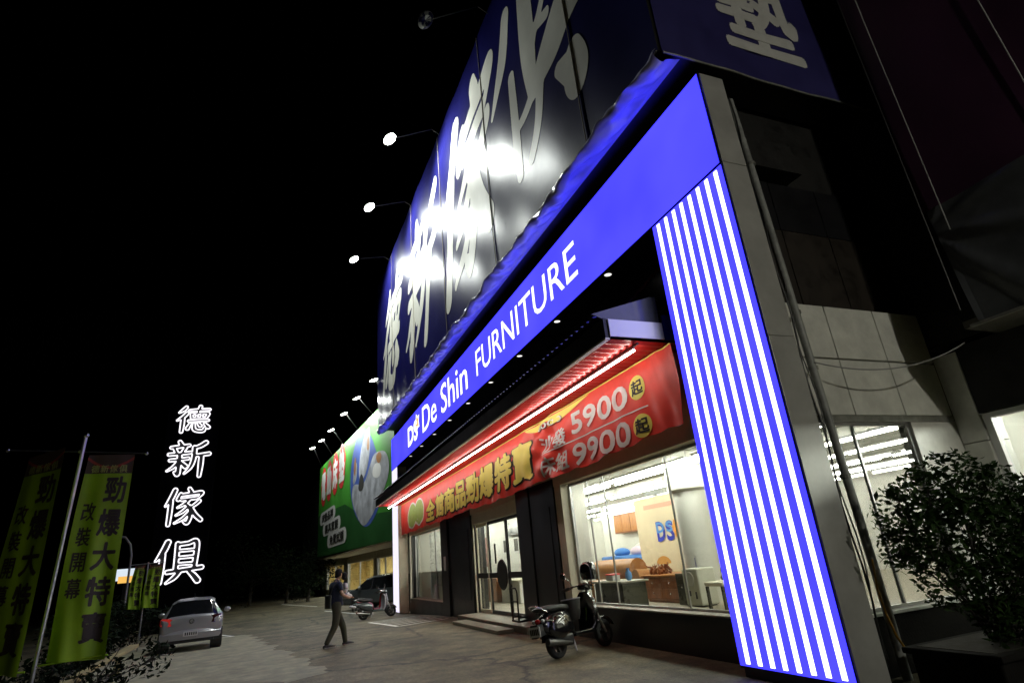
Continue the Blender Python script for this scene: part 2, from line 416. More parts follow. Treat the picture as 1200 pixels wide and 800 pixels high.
# ================================================================== GROUND
def gz(x, y):
    t = min(1, max(0, (y - 17) / 14)); return -0.28 * t * t * (3 - 2 * t)
def ground_mat():
    m = bpy.data.materials.new('asphalt'); m.use_nodes = True
    n = m.node_tree.nodes; l = m.node_tree.links; b = n['Principled BSDF']
    tc = n.new('ShaderNodeTexCoord')
    def noise(s, d=6, r=.6):
        z = n.new('ShaderNodeTexNoise'); z.inputs['Scale'].default_value = s; z.inputs['Detail'].default_value = d; z.inputs['Roughness'].default_value = r
        l.new(tc.outputs['Object'], z.inputs['Vector']); return z
    big = noise(.5, 8, .7); mid = noise(2.2, 8, .7); fine = noise(20, 8, .75)
    vo = n.new('ShaderNodeTexVoronoi'); vo.feature = 'DISTANCE_TO_EDGE'; vo.inputs['Scale'].default_value = .23
    wob = n.new('ShaderNodeMix'); wob.data_type = 'RGBA'; wob.blend_type = 'LINEAR_LIGHT'; wob.inputs['Factor'].default_value = .55
    wn = noise(.9, 6, .7); l.new(tc.outputs['Object'], wob.inputs['A']); l.new(wn.outputs['Color'], wob.inputs['B']); l.new(wob.outputs['Result'], vo.inputs['Vector'])
    cr = n.new('ShaderNodeMapRange'); cr.inputs['From Max'].default_value = .02; cr.inputs['To Min'].default_value = .12
    l.new(vo.outputs['Distance'], cr.inputs['Value'])
    r1 = n.new('ShaderNodeValToRGB'); r1.color_ramp.elements[0].position = .35; r1.color_ramp.elements[1].position = .65
    r1.color_ramp.elements[0].color = (.040, .034, .019, 1); r1.color_ramp.elements[1].color = (.165, .138, .078, 1)
    l.new(big.outputs['Fac'], r1.inputs[0])
    r2 = n.new('ShaderNodeMapRange'); r2.inputs['From Min'].default_value = .3; r2.inputs['From Max'].default_value = .7; r2.inputs['To Min'].default_value = .42; r2.inputs['To Max'].default_value = 1.58
    l.new(mid.outputs['Fac'], r2.inputs['Value'])
    r3 = n.new('ShaderNodeMapRange'); r3.inputs['From Min'].default_value = .3; r3.inputs['From Max'].default_value = .7; r3.inputs['To Min'].default_value = .35; r3.inputs['To Max'].default_value = 1.65
    l.new(fine.outputs['Fac'], r3.inputs['Value'])
    a = n.new('ShaderNodeMath'); a.operation = 'MULTIPLY'; l.new(r2.outputs[0], a.inputs[0]); l.new(r3.outputs[0], a.inputs[1])
    a2 = n.new('ShaderNodeMath'); a2.operation = 'MULTIPLY'; l.new(a.outputs[0], a2.inputs[0]); l.new(cr.outputs[0], a2.inputs[1])
    mx = n.new('ShaderNodeMix'); mx.data_type = 'RGBA'; mx.blend_type = 'MULTIPLY'; mx.inputs['Factor'].default_value = 1
    l.new(r1.outputs[0], mx.inputs['A']); l.new(a2.outputs[0], mx.inputs['B']); l.new(mx.outputs['Result'], b.inputs['Base Color'])
    b.inputs['Roughness'].default_value = .72
    ad = n.new('ShaderNodeMath'); ad.operation = 'ADD'; l.new(mid.outputs['Fac'], ad.inputs[0]); l.new(fine.outputs['Fac'], ad.inputs[1])
    bp = n.new('ShaderNodeBump'); bp.inputs['Strength'].default_value = .5; bp.inputs['Distance'].default_value = .03
    l.new(ad.outputs[0], bp.inputs['Height']); l.new(bp.outputs[0], b.inputs['Normal'])
    return m
M['asphalt'] = ground_mat()
M['concrete'] = mat('concrete', (.24, .225, .155), .85, var=.5, scale=2.4, bump=.5, bscale=14)
ys = [-200, -60, -20, 0, 8, 14, 17] + [18 + i for i in range(14)] + [34, 45, 70, 120, 260]
xs_ = [-260, -80, -30, -12, -6, -2, 0, 2, 4, 6, 10, 20, 60, 260]
struct(build('ground', MB().add([(x, y, gz(x, y)) for y in ys for x in xs_],
    [(j * len(xs_) + i, j * len(xs_) + i + 1, (j + 1) * len(xs_) + i + 1, (j + 1) * len(xs_) + i) for j in range(len(ys) - 1) for i in range(len(xs_) - 1)]), 'asphalt', smooth=60))
# worn concrete patch with a ragged edge
rng = random.Random(3)
rows = []; edge = [(11.8, .45), (12.3, .9), (12.9, .98), (14.5, .72), (16.3, .46), (18.5, .09), (21, -.2), (24.8, -.48), (28, -.88)]
yy = 11.8
while yy < 28:
    for (a, xa), (b_, xb_) in zip(edge, edge[1:]):
        if a <= yy <= b_: ex = xa + (xb_ - xa) * (yy - a) / (b_ - a)
    ex += .10 * math.sin(yy * 3.1) + .06 * math.sin(yy * 7.7 + 1) + rng.uniform(-.05, .05)
    lx = .40 - (yy - 11.8) * 1.05 if yy < 16.5 else -4.6
    rows.append((yy, min(lx, ex - .02), ex)); yy += .14
struct(build('concrete_apron', MB().add([p for (y, a, b_) in rows for p in ((a, y, gz(0, y) + .004), (b_, y, gz(0, y) + .004))],
    [(2 * i, 2 * i + 1, 2 * i + 3, 2 * i + 2) for i in range(len(rows) - 1)]), 'concrete'))
mk = MB()
def gline(m, a, b, wd, dz=.006, n=6):
    a = Vector(a); b = Vector(b); d = (b - a).normalized(); s = Vector((-d.y, d.x)) * wd / 2
    ps = [a + (b - a) * i / n for i in range(n + 1)]
    for p, q in zip(ps, ps[1:]):
        m.quad(*[(c.x, c.y, gz(c.x, c.y) + dz) for c in (p - s, q - s, q + s, p + s)])
c0, c1, c2, c3 = Vector((3.55, 25.2)), Vector((3.73, 20.2)), Vector((5.6, 21.0)), Vector((5.5, 25.8))
gline(mk, c0, c1, .14)
for i in range(7):
    t = i / 6; gline(mk, (c0 + (c1 - c0) * t) + Vector((.08, 0.03)), c3 + (c2 - c3) * t, .13, n=4)
gline(mk, (.81, 59.6), (3.0, 47.5), .14); gline(mk, (3.0, 40), (4.2, 33), .12)
gline(mk, (-1.95, 29.8), (-1.35, 27.6), .14); gline(mk, (-2.9, 27.8), (-1.35, 27.6), .14, dz=.009)
struct(build('road_marking', mk, 'white_paint'))

# ================================================================== FURNITURE STORE
st = thing('furniture_store', 'corner furniture store with black lower front, wide lit shop windows and white tiled side wall', 'store', (12, 18, 0))
def bx(name, lo, hi, m, parent=st, bevel=0.0, **k): return build(name, MB().box(lo, hi), m, parent, bevel=bevel, **k)
bx('base', (6.0, 6.4, -.02), (6.3, 12.4, .57), 'black_panel', bevel=.01)
bx('base', (6.0, 22.9, -.4), (6.3, 29.2, .34), 'black_panel', bevel=.01)
bx('sill', (5.97, 6.4, .574), (6.34, 12.25, .60), 'slab', bevel=.004)
bx('sill', (5.97, 22.9, .344), (6.34, 29.0, .365), 'slab', bevel=.004)
def panel(y0, y1):
    p = bx('column', (6.0, y0, -.3), (6.5, y1, 3.3), 'black_panel', bevel=.012)
    bx('inset_panel', (5.985, y0 + .28, .5), (5.998, y1 - .28, 2.7), 'black_panel', p, bevel=.006)
panel(12.55, 14.0); panel(19.2, 21.9)
p = bx('column', (5.97, 14.02, -.3), (6.5, 14.9, 3.3), 'black_panel', bevel=.012)
p = bx('column', (5.93, 21.92, -.3), (6.5, 22.9, 3.3), 'black_panel', bevel=.012)
bx('intercom', (5.90, 22.2, 1.45), (5.928, 22.45, 1.95), 'white_print', p, bevel=.01)
bx('header', (6.02, 6.4, 3.12), (6.3, 29.2, 4.58), 'cream')
bx('door_header', (6.06, 14.92, 2.8), (6.28, 19.18, 3.116), 'cream')
bx('jamb', (6.03, 12.2, .6), (6.32, 12.54, 3.116), 'cream')
bx('jamb', (6.1, 28.9, .34), (6.35, 29.2, 3.116), 'black_panel')
def window(y0, y1, z0, z1, mull, x=6.26):
    fr = MB()
    for (a, b, c, d) in ((y0, y0 + .04, z0, z1), (y1 - .04, y1, z0, z1), (y0 + .041, y1 - .041, z0, z0 + .035), (y0 + .041, y1 - .041, z1 - .05, z1)): fr.box((x - .03, a, c), (x + .03, b, d))
    wn = build('window', fr, 'steel', st)
    build('pane', MB().box((x - .005, y0 + .02, z0 + .01), (x + .005, y1 - .02, z1 - .01)), 'glass', wn)
    for my, wd in mull: build('glazing_bar', MB().box((x - .014, my - wd, z0 + .036), (x + .014, my + wd, z1 - .051)), 'steel', wn)
    return wn
window(6.42, 12.18, .60, 3.116, [(11.35, .012), (10.65, .01), (8.45, .012)])
window(22.95, 28.85, .365, 3.116, [(25.0, .05)])
bx('frosted_film', (6.30, 23.1, .4), (6.305, 28.6, 1.45), 'white_wall')
# sliding glass door
for (a, b) in ((15.0, 16.35), (16.38, 18.0), (18.05, 19.15)):
    fr = MB(); x = 6.2
    for (c, d, e, f) in ((a, a + .055, .16, 2.79), (b - .055, b, .16, 2.79), (a + .056, b - .056, .16, .26), (a + .056, b - .056, 2.70, 2.79)): fr.box((x - .025, c, e), (x + .025, d, f))
    dr = build('door', fr, 'cream' if a > 17 else 'black_metal', st)
    build('pane', MB().box((x - .005, a + .03, .2), (x + .005, b - .03, 2.75)), 'glass', dr)
    build('push_bar', MB().box((x - .06, a + .06, 1.15), (x - .03, b - .06, 1.30)), 'black_metal', dr)
    if a == 16.38: pass
build('door_ornament', MB().lathe([(.001, 6.10), (.40, 6.10), (.42, 6.125), (.40, 6.15), (.001, 6.15)], (0, 16.75, 1.24), 'X', 28), 'black_metal', st)
bx('door_frame', (6.06, 14.92, .15), (6.28, 14.99, 2.796), 'cream'); bx('door_frame', (6.06, 19.11, .15), (6.1, 19.19, 2.796), 'cream')
bx('door_handle', (6.10, 17.2, 1.55), (6.14, 17.26, 2.1), 'black_metal', bevel=.01)
# interior shell
bx('floor', (6.3, 5.5, .0), (20, 30.3, .15), 'floor_tile')
bx('display_platform', (6.36, 5.6, .152), (9.95, 13.4, .40), 'floor_tile', bevel=.01)
bx('ceiling', (6.3, 5.5, 3.62), (20, 30.3, 3.75), 'ceiling')
bx('back_wall', (20, 5.4, .0), (20.2, 30.3, 3.75), 'white_wall')
bx('end_wall', (6.3, 30.3, -.4), (20, 30.6, 3.75), 'white_wall')
bx('partition_wall', (10.0, 9.0, .15), (10.12, 15.4, 2.95), 'cream_wall')
bx('partition_wall', (9.6, 21.6, .15), (9.75, 30.25, 3.60), 'white_wall')
bx('ceiling_beam', (11.0, 5.6, 3.35), (11.3, 30.2, 3.615), 'white_wall')
cl = build('interior_column', MB().lathe([(.40, .402), (.40, 2.72), (.43, 2.73), (.50, 2.78), (.50, 3.61)], (8.95, 11.35, 0), 'Z', 32), 'white_wall', st, smooth=35)
cl2 = build('interior_column', MB().box((7.2, 14.2, .152), (7.75, 14.75, 3.61)), 'white_wall', st, bevel=.03)
build('interior_column', MB().box((12.8, 17.2, .152), (13.3, 17.7, 3.61)), 'white_wall', st, bevel=.03)
ads = MB()
for i in range(4): ads.box((9.0 + i * .07 - .17, 10.94 - .0 * i, 0), (9.0 + i * .07 - .12, 10.942, 0))
# side wall (faces the camera side)
def tile(x0, x1, z0, z1): return bx('wall_tile', (x0, 5.37, z0), (x1, 5.46, z1), 'tile_white', bevel=.008)
for (a, b) in ((6.0, 7.19), (7.21, 8.19), (8.21, 9.2)):
    for (c, d) in ((3.02, 3.81), (3.835, 4.63)): tile(a, b, c, d)
bx('tile_backing', (6.0, 5.465, 2.95), (9.68, 5.6, 4.64), 'dark_wall')
bx('side_lintel', (6.0, 5.36, 2.93), (9.68, 5.463, 3.012), 'dirty_steel')
bx('side_base', (6.0, 5.36, -.02), (9.2, 5.6, .62), 'planter')
bx('side_sill', (6.0, 5.33, .624), (9.2, 5.6, .66), 'tile_white', bevel=.005)
bx('side_wall', (8.25, 5.38, .664), (9.68, 5.58, 2.926), 'tile_white')
fr = MB()
for (a, b, c, d) in ((6.0, 6.04, .664, 2.926), (8.2, 8.245, .664, 2.926), (6.041, 8.199, 2.885, 2.926), (6.041, 8.199, .664, .70)): fr.box((a, 5.42, c), (b, 5.47, d))
wn = build('window', fr, 'steel', st)
build('pane', MB().box((6.02, 5.44, .68), (8.22, 5.45, 2.91)), 'tinted_glass', wn)
build('glazing_bar', MB().box((7.12, 5.425, .701), (7.15, 5.465, 2.884)), 'steel', wn)
# dark upper storey round the corner: recessed panels, beams, louvres
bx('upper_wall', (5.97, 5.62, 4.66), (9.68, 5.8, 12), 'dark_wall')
for i, (a, b) in enumerate(((6.1, 7.05), (7.07, 8.05), (8.07, 9.1))):
    bx('shutter_panel', (a, 5.56, 4.67), (b, 5.615, 6.0), 'brown_panel')
    bx('dark_window', (a, 5.57, 6.02), (b, 5.612, 6.9), 'black_panel')
bx('upper_beam', (6.05, 5.3, 6.95), (7.55, 5.61, 7.05), 'dark_wall'); bx('upper_beam', (6.05, 5.36, 7.06), (7.55, 5.61, 7.55), 'dark_wall')
lv = MB()
for i in range(7): lv.box((7.6, 5.42, 6.6 + i * .13), (9.1, 5.60, 6.65 + i * .13))
bx('upper_wall', (6.25, 5.9, 4.6), (6.5, 30.6, 8.4), 'black_panel')
bx('canopy_soffit', (5.97, 5.9, 6.56), (6.24, 30.6, 6.6), 'black_metal')
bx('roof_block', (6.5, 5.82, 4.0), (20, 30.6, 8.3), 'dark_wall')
fl = MB()
for y in (10, 15, 20, 25): fl.box((6.15, y, 4.95), (6.24, y + .12, 6.55))
build('upper_rib', fl, 'black_metal', st)

# ------------------------------------------------------------------ signs on the front
sg = thing('shop_sign', 'long blue backlit sign band reading De Shin FURNITURE across the whole front', 'sign', (5.7, 18, 6.5))
bx('cabinet', (5.495, 4.95, 6.50), (5.94, 30.7, 8.14), 'black_metal', sg)
build('sign_face', MB().quad((5.49, 4.97, 6.515), (5.49, 30.68, 6.515), (5.49, 30.68, 8.13), (5.49, 4.97, 8.13)), 'blue_glow', sg)
bx('end_panel', (5.50, 4.92, 6.51), (5.93, 4.946, 8.10), 'grey_panel', sg, bevel=.004)
def PX(x, y0, y1, z0, z1): return lambda u, v: (x, y0 + (y1 - y0) * u, z0 + (z1 - z0) * v)
text('lettering', 'De Shin', 'letter_glow', sg, PX(5.482, 23.35, 16.9, 6.84, 7.93), .008)
text('lettering', 'FURNITURE', 'letter_glow', sg, PX(5.482, 15.95, 9.15, 6.93, 7.74), .0)
lg = text('logo', 'DS', 'letter_glow', sg, PX(5.481, 26.35, 24.3, 6.84, 7.75), .05)
stp = [(5.478, 24.35 + (.42 if i % 2 == 0 else .22) * math.cos(i * math.pi / 5), 7.55 + (.34 if i % 2 == 0 else .18) * math.sin(i * math.pi / 5)) for i in range(10)]
build('star', MB().poly(stp), 'orange_glow', lg)
outl = [(5.4795, 24.35 + (.52 if i % 2 == 0 else .32) * math.cos(i * math.pi / 5), 7.55 + (.44 if i % 2 == 0 else .27) * math.sin(i * math.pi / 5)) for i in range(10)]
build('star_outline', MB().poly(outl), 'letter_glow', lg)

pl = thing('light_pillar', 'near illuminated blue pillar with eight white vertical light stripes', 'pillar', (5.7, 5.8, 0), 'pillars framing the shop front')
bx('casing', (5.495, 4.95, .10), (5.94, 6.63, 6.485), 'black_metal', pl)
bx('plinth', (5.52, 4.97, -.05), (5.92, 6.6, .098), 'black_panel', pl)
build('lit_face', MB().quad((5.49, 4.955, .13), (5.49, 6.625, .13), (5.49, 6.625, 6.475), (5.49, 4.955, 6.475)), 'blue_glow', pl)
for yc in (6.465, 6.262, 6.06, 5.865, 5.665, 5.468, 5.275, 5.077):
    build('light_stripe', MB().box((5.474, yc - .031, .16), (5.488, yc + .031, 6.44)), 'white_glow', pl)
bx('end_panel', (5.50, 4.92, .0), (5.93, 4.946, 3.9), 'grey_panel', pl, bevel=.004)
bx('end_panel', (5.50, 4.92, 3.906), (5.93, 4.946, 6.50), 'grey_panel', pl, bevel=.004)
pl2 = thing('light_pillar', 'far pillar with pale lavender lit face at the left end of the store', 'pillar', (5.7, 30, -.28), 'pillars framing the shop front')
bx('casing', (5.495, 29.2, -.26), (5.95, 30.7, 6.485), 'cream', pl2, bevel=.01)
build('lit_face', MB().quad((5.488, 29.22, -.2), (5.488, 30.68, -.2), (5.488, 30.68, 6.475), (5.488, 29.22, 6.475)), 'lavender_glow', pl2)
bx('plinth', (5.47, 29.17, -.32), (5.97, 30.72, -.262), 'black_panel', pl2)

for i in range(10):
    y = 8.27 + 2.268 * i
    if y > 28.5: break
    d = thing('downlight', ['small downlight under the blue sign band, %s from the striped pillar' % q for q in ('first', 'second', 'third', 'fourth', 'fifth', 'sixth', 'seventh', 'eighth', 'ninth', 'tenth')][i], 'downlight', (5.72, y, 6.5), 'downlights under the sign band')
    build('trim_ring', MB().lathe([(.07, 6.47), (.10, 6.47), (.10, 6.497), (.07, 6.497)], (5.60, y, 0), 'Z', 16, cap=False), 'steel', d)
    build('lens', MB().lathe([(.001, 6.478), (.07, 6.478), (.07, 6.49), (.001, 6.49)], (5.60, y, 0), 'Z', 16), 'down_glow', d)

# ------------------------------------------------------------------ tarpaulin billboards
XB = 4.82
zb = lambda y: 8.36 + .0118 * (y - 5)
zt = lambda y: 15.9 + .047 * (y - 5)
bb = thing('billboard', 'huge dark blue tarpaulin billboard with pale brush lettering above the front', 'billboard', (5.1, 18, 8.4))
def bbmap(u, v, x=XB):
    y = 30.9 - 25.97 * u; z = zb(y) + (zt(y) - zb(y)) * v
    return (x - .012 * math.sin(y * 1.3 + z * .4) - .008 * math.sin(y * 3.7 - z), y, z)
def bbx(y, z, d): return (XB - .012 * math.sin(y * 1.3 + z * .4) - .008 * math.sin(y * 3.7 - z) - d, y, z)
build('tarpaulin', MB().grid(bbmap, 160, 40), 'blue_tarp', bb, smooth=60)
build('frame_box', MB().prism([(XB + .03, 4.96, zb(5) + .03), (XB + .03, 30.87, zb(30.9) + .03), (XB + .03, 30.87, zt(30.9) - .02), (XB + .03, 4.96, zt(5) - .02)], (.45, 0, 0)), 'black_metal', bb)
def wrapf(u, v):
    y = 30.85 - 25.9 * u
    x = XB - .085 * math.sin(math.pi * min(1, v / .42)) + .40 * max(0, (v - .34) / .66)
    k = math.sin(y * 5.1 + 3 * v) * math.sin(y * 2.3 + 1) * .03 + math.sin(y * 9 + v * 9 + 2 * math.sin(y * 1.7)) * .022 + math.sin(y * 21 - v * 15 + math.sin(y * 4) * 2) * .011
    k = .030 * math.sin(y * 2.3 + 2.5 * v + math.sin(y * .9) * 2) + .014 * math.sin(y * 4.9 - 6 * v + 2 * math.sin(y * 1.3)) + .012 * abs(math.sin(y * 3.3 + 5 * v)) + .008 * math.sin(y * 11 + 9 * v + 3 * math.sin(y * 2.1))
    kx = .022 * math.sin(y * 3.3 + v * 9 + 2 * math.sin(y * 1.1)) + .014 * math.sin(y * 8.3 - v * 14) + .008 * math.sin(y * 19 + v * 8)
    e = math.sin(math.pi * min(1, v + .12)) ** .6
    return (x - kx * e, y, zb(y) + .04 - .19 * min(1, v / .42) + .10 * max(0, (v - .42) / .58) + k * e * 1.9)
build('bottom_wrap', MB().grid(wrapf, 700, 20), 'wrap', bb, smooth=80)
build('underside', MB().prism([(XB + .43, 4.96, zb(5) + .045), (XB + .43, 30.85, zb(30.9) + .045), (6.3, 30.85, zb(30.9) + .045), (6.3, 4.96, zb(5) + .045)], (0, 0, -.02)), 'black_metal', bb)
ed = MB().tube([bbx(y, zb(y) - .005, .012) for y in np.linspace(4.95, 30.9, 60)], .016, 6)
build('edge_rope', ed, 'dirty_steel', bb)
for y in (7.1, 11.9, 16.6, 21.4, 26.2):
    build('rope', MB().tube([bbx(y + .01 * math.sin(i), zb(y) + (zt(y) - zb(y)) * i / 14, .016) for i in range(15)], .011, 6), 'rope', bb)
shear = {'virtue': (29.2, 24.6, 9.8, 14.9, .22), 'fresh': (22.7, 17.9, 9.6, 15.0, .18), 'home': (16.5, 11.6, 9.3, 15.1, .14)}
for g, (ya, yb, za, zc, sh) in shear.items():
    V, F = loops_fill(contours(GLYPH[g], 1.75), 8 / 100)
    build('brush_lettering', MB().add([bbx(ya + (yb - ya) * (u + (v - .4) * sh * 2), za + (zc - za) * v, .006) for u, v in V], F), 'tarp_letter', bb)
last = [[(9.88, 14.68, .23), (10.41, 13.53, .23), (11.29, 12.63, .08)], [(9.92, 12.71, .15), (9.94, 11.44, .17), (9.96, 10.45, .17), (9.95, 9.84, .15)],
 [(8.72, 15.5, .23), (8.79, 14.04, .3), (8.87, 12.49, .33), (8.87, 11.28, .2)], [(6.01, 11.99, .46), (7.01, 11.89, .46), (7.82, 11.62, .43), (8.78, 11.27, .2)],
 [(7.31, 13.52, .13), (8.07, 12.9, .13), (8.48, 12.6, .13), (8.85, 11.96, .13)], [(9.27, 14.91, .13), (7.58, 13.35, .13), (6.31, 12.16, .13)], [(8.91, 12.94, .12), (7.81, 12.47, .12)],
 [(8.52, 11.34, .17), (9.42, 11.12, .13), (9.8, 11.08, .1)], [(8.47, 11.17, .17), (8.76, 10.42, .17), (9.29, 9.82, .13)], [(7.04, 10.5, .28), (7.06, 10.2, .38), (7.07, 10.0, .36), (7.2, 9.66, .08)], [(7.66, 10.72, .14), (7.24, 10.38, .3)]]
last = [[((11.5 - y) / 7 * 100, (z - 9) / 7 * 100, r / 7 * 100) for y, z, r in s_] for s_ in last]
V, F = loops_fill(contours(last, 1.22, 190, 14), .08)
build('brush_lettering', MB().add([bbx(11.5 - 7 * u, 9 + 7 * v, .006) for u, v in V], F), 'tarp_letter', bb)

sb = thing('billboard', 'dark blue side billboard with pale character round the corner, unlit', 'billboard', (7, 4.93, 8.3))
def sbm(u, v, d=0):
    x = 4.90 + 4.3 * u; z = 8.34 + 7.5 * v - .02 * u
    return (x, 4.93 - d - .012 * math.sin(x * 2.1 + z) - .006 * math.sin(x * 6 - z * 2), z)
build('tarpaulin', MB().grid(sbm, 50, 60), 'side_tarp', sb, smooth=60)
bx('frame_box', (4.92, 4.97, 8.38), (9.18, 5.55, 15.85), 'black_metal', sb)
build('edge_rope', MB().tube([sbm(i / 30, -.002, .012) for i in range(31)], .018, 6), 'dirty_steel', sb)
def SBP(x0, x1, z0, z1): return lambda u, v: sbm((x0 + (x1 - x0) * u - 4.9) / 4.3, (z0 + (z1 - z0) * v - 8.34) / 7.5, .008)
text('lettering', '墊', 'side_letter', sb, SBP(6.25, 8.02, 8.92, 10.75), .03, dn=(0, -1, 0))
text('lettering', '床', 'side_letter', sb, SBP(6.25, 8.02, 11.2, 13.0), .03, dn=(0, -1, 0))

# floodlights on arms along the top of the billboard
def flood(y, z, lit, label, x=3.0, tip=None, energy=1800, rad=.16, xb=XB, group='floodlights over the blue billboard', aim=None, zroot=None):
    o = thing('floodlight', label, 'floodlight', (xb, y, zroot or zt(y)), group)
    zr = zroot or zt(y)
    build('arm', MB().tube([(xb + .05, y, zr - .15), (xb - .3, y, zr + .05), (x + .1, y, z + .05)], .016, 6), 'black_metal', o)
    a = Vector(aim) if aim else Vector((xb, y - .8, zr - 4.0))
    d = (a - Vector((x, y, z))).normalized()
    q = d.to_track_quat('Z', 'Y').to_matrix().to_4x4(); q.translation = Vector((x, y, z))
    build('housing', MB().lathe([(.05, -.22), (.10, -.20), (.20, -.08), (.25, .0), (.245, .0), (.19, -.05)], n=20, cap=False).lathe([(.001, -.22), (.05, -.22)], n=20, cap=False).xf(q), 'black_metal', o, smooth=40)
    build('lens', MB().lathe([(.001, -.012), (.16, .03), (.24, .0)], n=20, cap=False).xf(q), 'lamp_glow' if lit else 'car_glass', o)
    if lit:
        L = bpy.data.lights.new('flood_beam', 'SPOT'); L.energy = energy; L.spot_size = R(172); L.spot_blend = .6; L.shadow_soft_size = rad; L.color = (.95, 1, .95)
        lo = bpy.data.objects.new('flood_beam', L); col.objects.link(lo); lo.parent = o
        p = Vector((x, y, z)) + d * .06 - o.location
        lo.location = p; lo.rotation_euler = (-d).to_track_quat('Z', 'Y').to_euler()
    return o
flood(26.72, 16.63, True, 'lit floodlight on its arm at the far left corner of the blue billboard')
flood(21.27, 16.17, True, 'lit floodlight second from the far left corner of the blue billboard')
flood(16.31, 15.70, True, 'lit floodlight third from the far corner, highest of those burning')
flood(10.9, 15.16, False, 'unlit floodlight above the blue billboard, nearest to the camera')

# ------------------------------------------------------------------ awning
aw = thing('awning', 'long awning with red corrugated underside and black fascia over the shop windows', 'awning', (5.3, 18, 4.6))
build('soffit', MB().grid(lambda u, v: (4.54 + 1.46 * v, 29.45 - 22.5 * u, 4.60 + .022 * math.cos(u * 22.5 / .19 * 2 * math.pi)), 950, 2), 'red_sheet', aw, smooth=80)
bx('fascia', (4.47, 6.93, 4.60), (4.53, 29.5, 4.92), 'black_metal', aw)
bx('edge_trim', (4.455, 6.92, 4.565), (4.535, 29.5, 4.596), 'cream', aw)
bx('end_panel', (4.54, 6.90, 4.62), (5.53, 6.925, 4.90), 'end_white', aw, bevel=.004)
bx('end_block', (5.56, 6.9, 4.62), (5.75, 6.95, 5.05), 'ds_blue', aw, bevel=.01)
build('gable', MB().prism([(4.30, 6.955, 4.985), (4.5, 6.955, 4.91), (5.52, 6.955, 4.91), (5.54, 6.955, 5.38), (5.40, 6.955, 5.36)], (0, .02, 0)), 'grey_tarp', aw)
build('roof', MB().grid(lambda u, v: (4.36 + 1.85 * v, 29.5 - 22.5 * u, 4.96 + .6 * v + .02 * math.cos(u * 22.5 / .19 * 2 * math.pi)), 950, 2), 'black_metal', aw, smooth=80)
bx('rail', (5.045, 6.98, 4.536), (5.075, 29.4, 4.572), 'black_metal', aw)
for y in (8.3, 14, 20, 26):
    build('brace', MB().tube([(5.3, y - .1, 5.28), (6.2, y - .9, 6.3)], .03, 8), 'strut_red', aw)
ls = thing('strip_light', 'continuous white light strip running under the red awning', 'strip light', (5.05, 18, 4.53))
build('tube', MB().tube([(5.06, 7.1, 4.485), (5.06, 29.3, 4.485)], .018, 8), 'led_strip', ls)
build('bracket', MB().box((5.05, 7.1, 4.508), (5.07, 29.3, 4.534)), 'steel', ls)

# ------------------------------------------------------------------ long red sale banner
bn = thing('sale_banner', 'long wrinkled red cloth sale banner with yellow and white lettering under the awning', 'banner', (5.64, 18, 3.2))
def bw(y, z):
    low = max(0, min(1, (4.55 - z) / 1.3))
    bunch = math.exp(-((y - 11.9) / 1.0) ** 2)
    a = .022 * math.sin(y * 2.1 + 1.5 * z) * low + .02 * math.sin(y * 5.3 - 2.2 * z) * low + .010 * math.sin(y * 11 + 3 * z) * low
    a += bunch * (.05 * math.sin(z * 9 + y * 4) + .02 * math.sin(z * 17 - y * 6))
    a += .02 * math.exp(-((y - 7.2) / .5) ** 2) * math.sin(y * 14 - z * 5)
    return 5.63 - .035 * low + a
def bbot(y):
    return 3.20 + .10 * max(0, (14 - y) / 7) - .05 * math.sin((y - 7) * .55) ** 2 + .018 * math.sin(y * 4.3) + .012 * math.sin(y * 9.7)
def bmap(u, v):
    y = 29.0 - 22.1 * u; z = bbot(y) + (4.56 - bbot(y)) * v
    return (bw(y, z), y, z)
build('cloth', MB().grid(bmap, 520, 26), 'red_banner', bn, smooth=70)
build('hem_cord', MB().tube([(bw(y, 4.56) - .004, y, 4.562) for y in np.linspace(6.9, 29, 90)], .012, 6), 'yellow_print', bn)
def BP(y0, y1, z0, z1, d=.008, skew=0.0):
    def f(u, v):
        y = y0 + (y1 - y0) * u; z = z0 + (z1 - z0) * v + skew * (u - .5)
        return (bw(y, z) - d, y, z)
    return f
def disc(name, y, z, ry, rz, m, d):
    g = MB().grid(lambda u, v: (0, y + ry * v * math.cos(u * 2 * math.pi), z + rz * v * math.sin(u * 2 * math.pi)), 28, 4)
    g.v = [(bw(p[1], p[2]) - d, p[1], p[2]) for p in g.v]
    return build(name, g, m, bn)
disc('emblem', 26.4, 3.83, .95, .57, 'white_print', .007); disc('emblem', 25.05, 3.86, .95, .57, 'white_print', .009)
disc('emblem', 26.4, 3.83, .82, .50, 'green_print', .011); disc('emblem', 25.05, 3.86, .82, .50, 'green_print', .013)
for i, c in enumerate('全館商品勁爆特賣'):
    ya = 23.5 - 1.37 * i; zz = 3.31 + .006 * i; zh = 4.10 + .026 * i
    text('lettering', c, 'black_print', bn, BP(ya + .14, ya - 1.37, zz - .05, zh + .05, .010), .07, .12)
    text('lettering', c, 'yellow_print', bn, BP(ya + .04, ya - 1.27, zz, zh + .03, .024), .045, .12)
for s, y0, y1, z0, z1 in (('5900', 10.52, 8.28, 3.90, 4.34), ('9900', 10.55, 8.31, 3.26, 3.70)):
    text('price', s, 'white_print', bn, BP(y0, y1, z0, z1, .012), .035, .12)
text('lettering', '沙發', 'white_print', bn, BP(12.1, 10.75, 3.80, 4.16, .012), .025, .08)
text('lettering', '床組', 'white_print', bn, BP(12.1, 10.75, 3.28, 3.68, .012), .02, .08)
g = MB().grid(lambda u, v: BP(12.1, 7.76, 3.775, 3.80, .012)(u, v), 40, 1); build('rule', g, 'white_print', bn)
